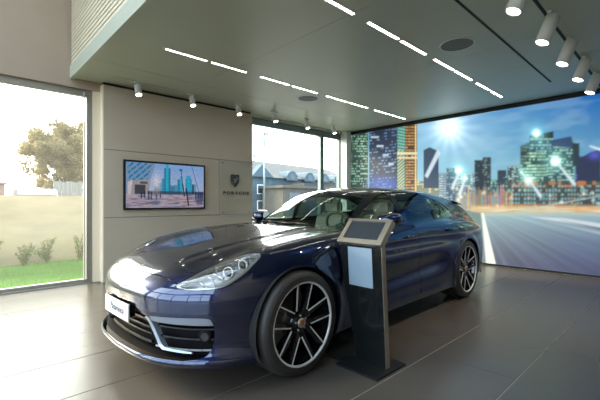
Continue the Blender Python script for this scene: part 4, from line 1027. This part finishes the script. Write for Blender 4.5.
for mir, sd_ in ((1,'left'), (-1,'right')):
    k = dict(mirror=mir)
    emit(fen_r, 'front_fender', M['paint'], **k)
    df = emit(dF_r, 'front_door', M['paint'], **k); dr = emit(dR_r, 'rear_door', M['paint'], **k)
    emit(quarter_r, 'rear_quarter_panel', M['paint'], **k)
    if len(sillf_r.F): emit(sillf_r, 'door_frame', M['paint'], **k)
    emit(sill_r, 'side_sill', M['paint'], rim=.03, **k)
    emit(region(SS, fSurS, NOT(fWF), NOT(fWR)), 'window_surround', M['blackgloss'], offset=.001, rim=.012, **k)
    emit(region(SS, IN(AND(fWF, sides_ok),-.002)), 'side_window', M['sideglass'], offset=.006, rim=.003, **k)
    emit(region(SS, IN(AND(fWR, sides_ok),-.002)), 'side_window', M['sideglass'] if 0 else M['rearglass'], offset=.006, rim=.003, **k)
    # door handles, following the skin
    for par, x0 in ((df, 2.40), (dr, 3.32)):
        hz = .845 if x0 < 3 else .875
        xs_ = np.linspace(x0-.11, x0+.11, 14); O = np.stack([xs_, 0*xs_, 0*xs_+hz], -1); D = np.tile([0,-1.,0], (14,1)); pp = shoot(O, D, 1.2, 60)
        h = MB(); vs = []
        for i, p_ in enumerate(pp):
            t = abs(i-6.5)/6.5; o_ = .026*(1-t**4); hh = .013*(1-.3*t**2)
            vs += [(p_[0], (p_[1]-o_)*mir, hz-hh+.004*(i/13)), (p_[0], (p_[1]-o_)*mir, hz+hh+.004*(i/13)), (p_[0], (p_[1]-max(o_-.014,-.004))*mir, hz+hh), (p_[0], (p_[1]-max(o_-.014,-.004))*mir, hz-hh)]
        fs = [(4*i+a, 4*i+(a+1)%4, 4*i+4+(a+1)%4, 4*i+4+a) for i in range(13) for a in range(4)]+[(0,1,2,3),(52,55,54,53)]
        h.add(vs, fs, True); h.build('door_handle', M['paint'], par)
    # fender air outlet behind the front wheel
    vent = spline_pts([(1.335,.70),(1.45,.735),(1.475,.72),(1.42,.62),(1.41,.52),(1.385,.50),(1.375,.60)], 4)
    emit(region(SS, AND(side(vent), sides_ok)), 'fender_vent', M['blackgloss'], offset=-.003, rim=.006, **k)
    # mirror
    m_ = MB(); R_ = []
    prof = [(0,.02,.01),(.02,.075,.05),(.06,.105,.068),(.11,.115,.072),(.15,.108,.066),(.165,.095,.058)]
    n_ = 24; vs = []
    for dx, a, b_ in prof:
        for q in range(n_):
            t = 2*math.pi*q/n_; cx = math.copysign(abs(math.cos(t))**.75, math.cos(t)); cz_ = math.copysign(abs(math.sin(t))**.75, math.sin(t))
            vs.append((1.875+dx, (-1.015-.01*dx+a*cx)*mir, 1.005+b_*cz_+.01*cx*-1))
    fs = [(i*n_+q, i*n_+(q+1)%n_, (i+1)*n_+(q+1)%n_, (i+1)*n_+q) for i in range(len(prof)-1) for q in range(n_)]+[tuple(range(n_))]
    m_.add(vs, fs, True); mi = m_.build('wing_mirror', M['paint'], car)
    g_ = MB(); g_.add([vs[(len(prof)-1)*n_+q] for q in range(n_)], [tuple(range(n_))]); g_.build('mirror_glass', mat('mirror_glass', (.6,.62,.62), .03, 1.), mi)
    hp = Vector((1.94,-.93*mir,1.0)); fold = Matrix.Translation((.0,.02*mir,.025)) @ Matrix.Translation(hp) @ Matrix.Diagonal((1,1,.82,1)) @ Matrix.Rotation(R(62*mir),4,'Z') @ Matrix.Translation(-hp)
    for q_o in (mi, mi.children[0]): q_o.data.transform(fold)
    st = MB(); st.add([(1.90,-.95*mir,.965),(1.99,-.95*mir,.965),(1.99,-.95*mir,.985),(1.90,-.95*mir,.985),(1.86,-.80*mir,.945),(2.0,-.80*mir,.945),(2.0,-.80*mir,.98),(1.86,-.80*mir,.98)], [(0,1,2,3),(7,6,5,4),(0,4,5,1),(3,2,6,7),(0,3,7,4),(1,5,6,2)]); st.build('mirror_arm', M['blackgloss'], mi, bevel=.004)
    # headlight: deep housing, lens, projectors, four day-running lamps
    hl_in = region(SS, ROUND(fHL,.0), lambda x,y,z,N: -y-.45)
    # stretch of the light in front of the side sheet comes from the same sheet (x >= .06)
    hb = emit(hl_in, 'headlight', M['lampdark'], offset=.060, rim=-.06, **k)
    emit(region(hl_in, NOT(fHL,-.011)), 'headlight_trim', M['lampin'], offset=.010, rim=.02, parent=hb, **k)
    emit(hl_in, 'headlight_cover', M['lens'], offset=.001, rim=.0, parent=hb, **k)
    hl0 = hl_in
    def on_skin(px, py, depth):
        i = np.argmin((hl0.V[:,0]-px)**2+(hl0.V[:,1]-py)**2); p_ = hl0.V[i]-hl0.N[i]*depth; return Vector((p_[0], p_[1]*mir, p_[2]))
    fwd = Vector((-.93, -.28*mir, .12)).normalized()
    for (px, py, r0) in ((.40,-.73,.040),(.50,-.745,.036)):
        c0 = on_skin(px, py, .045); MB().lathe([(r0*.9,-.03),(r0,0),(r0*.92,.012),(r0*.75,.004)], 'Z', n=24).build('tmp', M['lampin'], hb)
        o_ = bpy.data.objects[-1] if False else hb.children[-1]
        ob = [c_ for c_ in hb.children if c_.name.startswith('tmp')][-1]; ob.name = 'projector_ring'; ob.location = c0; ob.rotation_euler = fwd.to_track_quat('Z','Y').to_euler()
        lz = MB().lathe([(0.0001,.016),(r0*.35,.013),(r0*.6,.006),(r0*.74,-.004)], 'Z', n=24).build('projector_lens', M['blackgloss'], hb); lz.location = c0; lz.rotation_euler = ob.rotation_euler
    for (px, py) in ((.36,-.66),(.47,-.675),(.44,-.79),(.545,-.785)):
        c0 = on_skin(px, py, .026); o_ = MB().box(-.024,.024,-.008,.008,-.006,.006).build('day_running_lamp', M['drl'], hb, bevel=.003); o_.location = c0; o_.rotation_euler = (0, -.35, R(60)*mir)
    for a in (.25,.30,.35):
        p_ = [on_skin(a, yy, .04) for yy in (-.61,-.68,-.75)]; MB().path(p_, .006, 6).build('reflector_rib', M['lampin'], hb)
    # arch liners
    for ax in (AXF, AXR):
        l_ = MB(); n_ = 40; vs = []
        for yy in (-.925,-.62):
            for q in range(n_+1): t = -.45+(math.pi+.9)*q/n_; vs.append((ax+.392*math.cos(t), yy*mir, WR+.392*math.sin(t)))
        fs = [(q, q+1, n_+2+q, n_+1+q) for q in range(n_)]+[tuple(range(n_+1, 2*n_+2))]
        l_.add(vs, fs); l_.build('wheel_arch_liner', M['under'], car)
print('panels', time.time()-_t0)
# spoiler, wiper, tail lamps
sp = MB(); vs = []
for k in range(25):
    y = -.60+1.2*k/24; x0 = 4.28-.10*(y/.6)**2*0; zz = float(Rc(4.30))-.05*(y/.6)**2
    x1 = 4.60-.10*(y/.6)**2
    vs += [(4.22, y, zz+.012), (x1, y*1.02, zz-.035), (x1, y*1.02, zz-.055), (4.30, y, zz-.03)]
sp.add(vs, [(4*k+a, 4*k+(a+1)%4, 4*k+4+(a+1)%4, 4*k+4+a) for k in range(24) for a in range(4)]+[(0,1,2,3),(96,99,98,97)], True); sp.build('roof_spoiler', M['paint'], car)
for mir in (1,-1):
    wp = MB(); wp.path([(1.50+.02,.10*mir-.3,.985),(1.545,.10*mir-.02,.992),(1.62,.10*mir+.30,.992)], [.010,.008,.005], 6); wp.build('wiper', M['black'], car)
    tl = region(SR, lambda x,y,z,N: np.minimum(z-.83, .87-z), lambda x,y,z,N: x-4.62); 
    emit(tl, 'tail_lamp', mat('tail_lamp_red', (.25,.01,.01), .2, coat=1), mirror=mir, offset=-.004, rim=.01)
# --- wheels
def tread_mat():
    m = mat('tire_tread_rubber', (.02,.019,.018), .65); n = m.node_tree; b = n.nodes['Principled BSDF']
    t = n.nodes.new('ShaderNodeTexCoord'); wv = n.nodes.new('ShaderNodeTexWave'); wv.bands_direction = 'Y'; wv.inputs['Scale'].default_value = 9
    n.links.new(t.outputs['Object'], wv.inputs['Vector']); bp = n.nodes.new('ShaderNodeBump'); bp.inputs['Strength'].default_value = .8; bp.inputs['Distance'].default_value = .01
    n.links.new(wv.outputs['Fac'], bp.inputs['Height']); n.links.new(bp.outputs[0], b.inputs['Normal']); return m
M['tread'] = tread_mat(); M['cutface'] = mat('machined_silver', (.72,.72,.70), .38, .25)
M['tire'] = mat('tire_sidewall', (.032,.029,.026), .5)
def tire_marks(parent, r):
    """raised blocks of the sidewall lettering band"""
def make_wheel(cx, mir, label):
    w0 = .27; out = -.955  # outer face plane
    # local frame: y outwards negative side; built for mir=1
    def Yv(v): return v*mir
    rim = MB(); RO = .286
    rim.lathe([(RO,Yv(-.962)),(RO+.006,Yv(-.958)),(RO+.004,Yv(-.93)),(RO-.012,Yv(-.90)),(RO-.02,Yv(-.80)),(RO-.02,Yv(-.70)),(RO-.006,Yv(-.955))][:6], 'Y', (0,0,0), 96)
    wheel = rim.build('wheel', M['blackgloss'], car)
    wheel.location = (cx, 0, WR)
    lip = MB(); lip.lathe([(RO-.001,Yv(-.9635)),(RO-.006,Yv(-.9645)),(RO-.013,Yv(-.960)),(RO-.014,Yv(-.952))], 'Y', (0,0,0), 96); lip.build('rim_lip', M['cutface'], wheel)
    # ten arms in five V pairs; the polished bevels face into each V
    hubr = .058
    for p_ in range(5):
        a0 = R(-21+72*p_)
        for s_ in (-1, 1):
            def pt(r, a): return np.array([r*math.cos(a), r*math.sin(a)])
            q0, q1 = pt(.100, a0+s_*R(4.5)), pt(RO-.009, a0+s_*R(20.5)); d_ = (q1-q0)/np.linalg.norm(q1-q0)
            nrm_ = np.array([-d_[1], d_[0]])*s_
            pl_ = [pt(.045, a0+s_*R(2)), q0, q1, q1+nrm_*.030, q0+nrm_*.040, pt(.045, a0+s_*R(38))]
            yf = [Yv(v) for v in (-.922,-.932,-.956,-.956,-.930,-.920)]; yb = [Yv(v) for v in (-.88,-.89,-.925,-.925,-.89,-.88)]
            arm = MB(); n6 = 6
            arm.add([(q[0], y_, q[1]) for q, y_ in zip(pl_, yf)]+[(q[0], y_, q[1]) for q, y_ in zip(pl_, yb)], [(0,1,2,3,4,5)]+[(11,10,9,8,7,6)]+[(k,6+k,6+(k+1)%6,(k+1)%6) for k in range(6)])
            sp_ = arm.build('spoke', M['blackgloss'], wheel, bevel=.0025)
            e_ = MB(); st_ = [q0-nrm_*.001, q1-nrm_*.001, q1+nrm_*.0080, q0+nrm_*.0075]
            yy_ = (Yv(-.932), Yv(-.956), Yv(-.956), Yv(-.932))
            e_.add([(q[0], y_-Yv(.0016), q[1]) for q, y_ in zip(st_, yy_)]+[(q[0], y_+Yv(.004), q[1]) for q, y_ in zip(st_, yy_)], [(0,1,2,3),(4,7,6,5),(0,4,5,1),(1,5,6,2),(2,6,7,3),(3,7,4,0)])
            e_.build('polished_edge', M['cutface'], sp_)
        # joining piece at the tip of the V
    hb = MB(); hb.lathe([(.0001,Yv(-.885)),(.085,Yv(-.885)),(.088,Yv(-.905)),(.066,Yv(-.922)),(.040,Yv(-.930)),(.0001,Yv(-.930))], 'Y', (0,0,0), 40); hb.build('hub', M['blackgloss'], wheel)
    for k in range(5):
        a = R(24+72*k); x_, z_ = .050*math.cos(a), .050*math.sin(a); MB().tube((x_,Yv(-.915),z_),(x_,Yv(-.930),z_),.008,.008,6).build('wheel_bolt', M['lampdark'], wheel)
    cap = MB(); cap.lathe([(.034,Yv(-.928)),(.034,Yv(-.937)),(.030,Yv(-.941)),(.0001,Yv(-.943))], 'Y', (0,0,0), 32); cp = cap.build('centre_cap', mat('cap_silver', (.5,.45,.4), .3, .9), wheel)
    cs = MB(); pts_ = shield(.017,.042)
    cs.prism([(x_, z_) for x_, z_ in pts_], Yv(-.943), Yv(-.9455), 'Y'); cs.build('cap_crest', mat('crest_red_gold', (.50,.16,.05), .35, .5), cp)
    t_ = MB()
    prof = [(.262,-.70),(.278,-.672),(.318,-.663),(.345,-.672),(.357,-.690),(.3605,-.72),(.3605,-.745),(.353,-.747),(.353,-.755),(.3605,-.757),(.3605,-.79),(.353,-.792),(.353,-.80),(.3605,-.802),(.3605,-.83),(.353,-.832),(.353,-.84),(.3605,-.842),(.3605,-.90),(.358,-.925),(.350,-.945),(.338,-.957),(.330,-.9600),(.328,-.9620),(.312,-.965),(.302,-.964),(.297,-.967),(.288,-.966),(.276,-.95)]
    t_.lathe([(r0, Yv(h_)) for r0, h_ in prof], 'Y', (0,0,0), 110); tr = t_.build('tire', M['tire'], wheel)
    dk = MB(); dk.lathe([(.0001,Yv(-.80)),(.195,Yv(-.80)),(.195,Yv(-.835)),(.12,Yv(-.835)),(.11,Yv(-.865)),(.0001,Yv(-.865))], 'Y', (0,0,0), 48); dk.build('brake_disc', mat('brake_disc_steel', (.10,.10,.10), .35, .9), wheel)
    ca = MB(); n_ = 12; vs = []
    for q in range(n_+1):
        t = R(150+65*q/n_) if cx < 2 else R(-30+65*q/n_); 
        for r0, y_ in ((.125,-.79),(.225,-.79),(.225,-.875),(.125,-.875)): vs.append((r0*math.cos(t), Yv(y_), r0*math.sin(t)))
    ca.add(vs, [(4*q+a, 4*q+(a+1)%4, 4*q+4+(a+1)%4, 4*q+4+a) for q in range(n_) for a in range(4)]+[(0,1,2,3),(4*n_,4*n_+3,4*n_+2,4*n_+1)])
    ca.build('brake_caliper', mat('caliper_grey', (.16,.17,.18), .35, .6), wheel, bevel=.006)
    bk = MB(); bk.lathe([(.0001,Yv(-.70)),(.25,Yv(-.70)),(.25,Yv(-.69))], 'Y', (0,0,0), 40); bk.build('dust_shield', M['under'], wheel)
    return wheel
for cx in (AXF, AXR):
    for mir in (1,-1): make_wheel(cx, mir, '')
# --- underbody and cabin
u_ = MB(); u_.box(.50,4.6,-.60,.60,.17,.21); u_.box(1.30,3.42,-.86,.86,.175,.21); u_.box(.14,.50,-.40,.40,.24,.27); u_.build('underbody', M['under'], car)
u_ = MB(); u_.box(1.28,1.32,-.62,.62,.2,.80); u_.box(.28,.30,-.5,.5,.26,.56); u_.build('firewall', M['under'], car)
u_ = MB(); u_.box(1.40,1.92,-.74,.74,.70,.895); u_.build('dashboard', M['dash'], car, bevel=.05, seg=4)
u_ = MB(); u_.box(1.78,1.95,-.50,-.22,.85,.945); u_.build('instrument_hood', M['dash'], car, bevel=.04, seg=4)
for mir in (1,-1):
    u_ = MB(); u_.box(1.5,3.9,-.80*mir-.02,-.80*mir+.02,.25,.94); u_.build('door_card', M['dash'], car, bevel=.01)
sw = MB(); n_ = 36; sc_ = Vector((2.03,-.36,.93)); ax_ = Vector((.88,0,.47)).normalized(); e1 = Vector((0,1,0)); e2 = ax_.cross(e1)
ringp = [sc_+(e1*math.cos(2*math.pi*k/n_)+e2*math.sin(2*math.pi*k/n_))*.178 for k in range(n_+1)]
sw.path(ringp, .015, 8); sw.tube(sc_-ax_*.03, sc_+ax_*.015, .06,.05, 20)
for a in (0, math.pi, -math.pi/2): sw.tube(sc_, sc_+(e1*math.cos(a)+e2*math.sin(a))*.175, .018, .012, 8)
sw.build('steering_wheel', M['dash'], car)
def seat(x, y, s_=1.):
    b_ = MB(); b_.box(x-.05,x+.45,y-.25,y+.25,.38,.56); b_.build('seat_cushion', M['leather'], car, bevel=.06, seg=3)
    b_ = MB(); pr = [(x+.38,.46),(x+.52,.46),(x+.70,.98),(x+.69,1.04),(x+.62,1.06),(x+.55,1.00)]
    vs = []; n0_ = len(pr)
    for yy, k_ in ((y-.24,1.),(y+.24,1.)): vs += [(p_[0], yy, p_[1]) for p_ in pr]
    b_.add(vs, [tuple(range(n0_)), tuple(range(n0_,2*n0_))[::-1]]+[(k, n0_+k, n0_+(k+1)%n0_, (k+1)%n0_) for k in range(n0_)]); bo = b_.build('seat_back', M['leather'], car, bevel=.045, seg=3)
    b_ = MB(); b_.box(x+.60,x+.70,y-.13,y+.13,1.04,1.22); b_.build('headrest', M['leather'], bo, bevel=.035, seg=3)
for x, y in ((2.15,-.37),(2.15,.37),(3.0,-.36),(3.0,.36)): seat(x, y)
emit(region(SS, lambda x,y,z,N: z-1.27, lambda x,y,z,N: np.minimum(x-2.28, 4.2-x)), 'headliner', M['trimlight'], both=True, offset=.035, rim=0)
rm = MB(); rm.box(2.16,2.19,-.12,.12,1.175,1.235); rm.build('rear_view_mirror', M['black'], car, bevel=.012); 
lo_ = MB(); lo_.box(3.95,4.35,-.70,.70,.80,.93); lo_.build('parcel_shelf', M['dash'], car, bevel=.02)
print('car', time.time()-_t0)
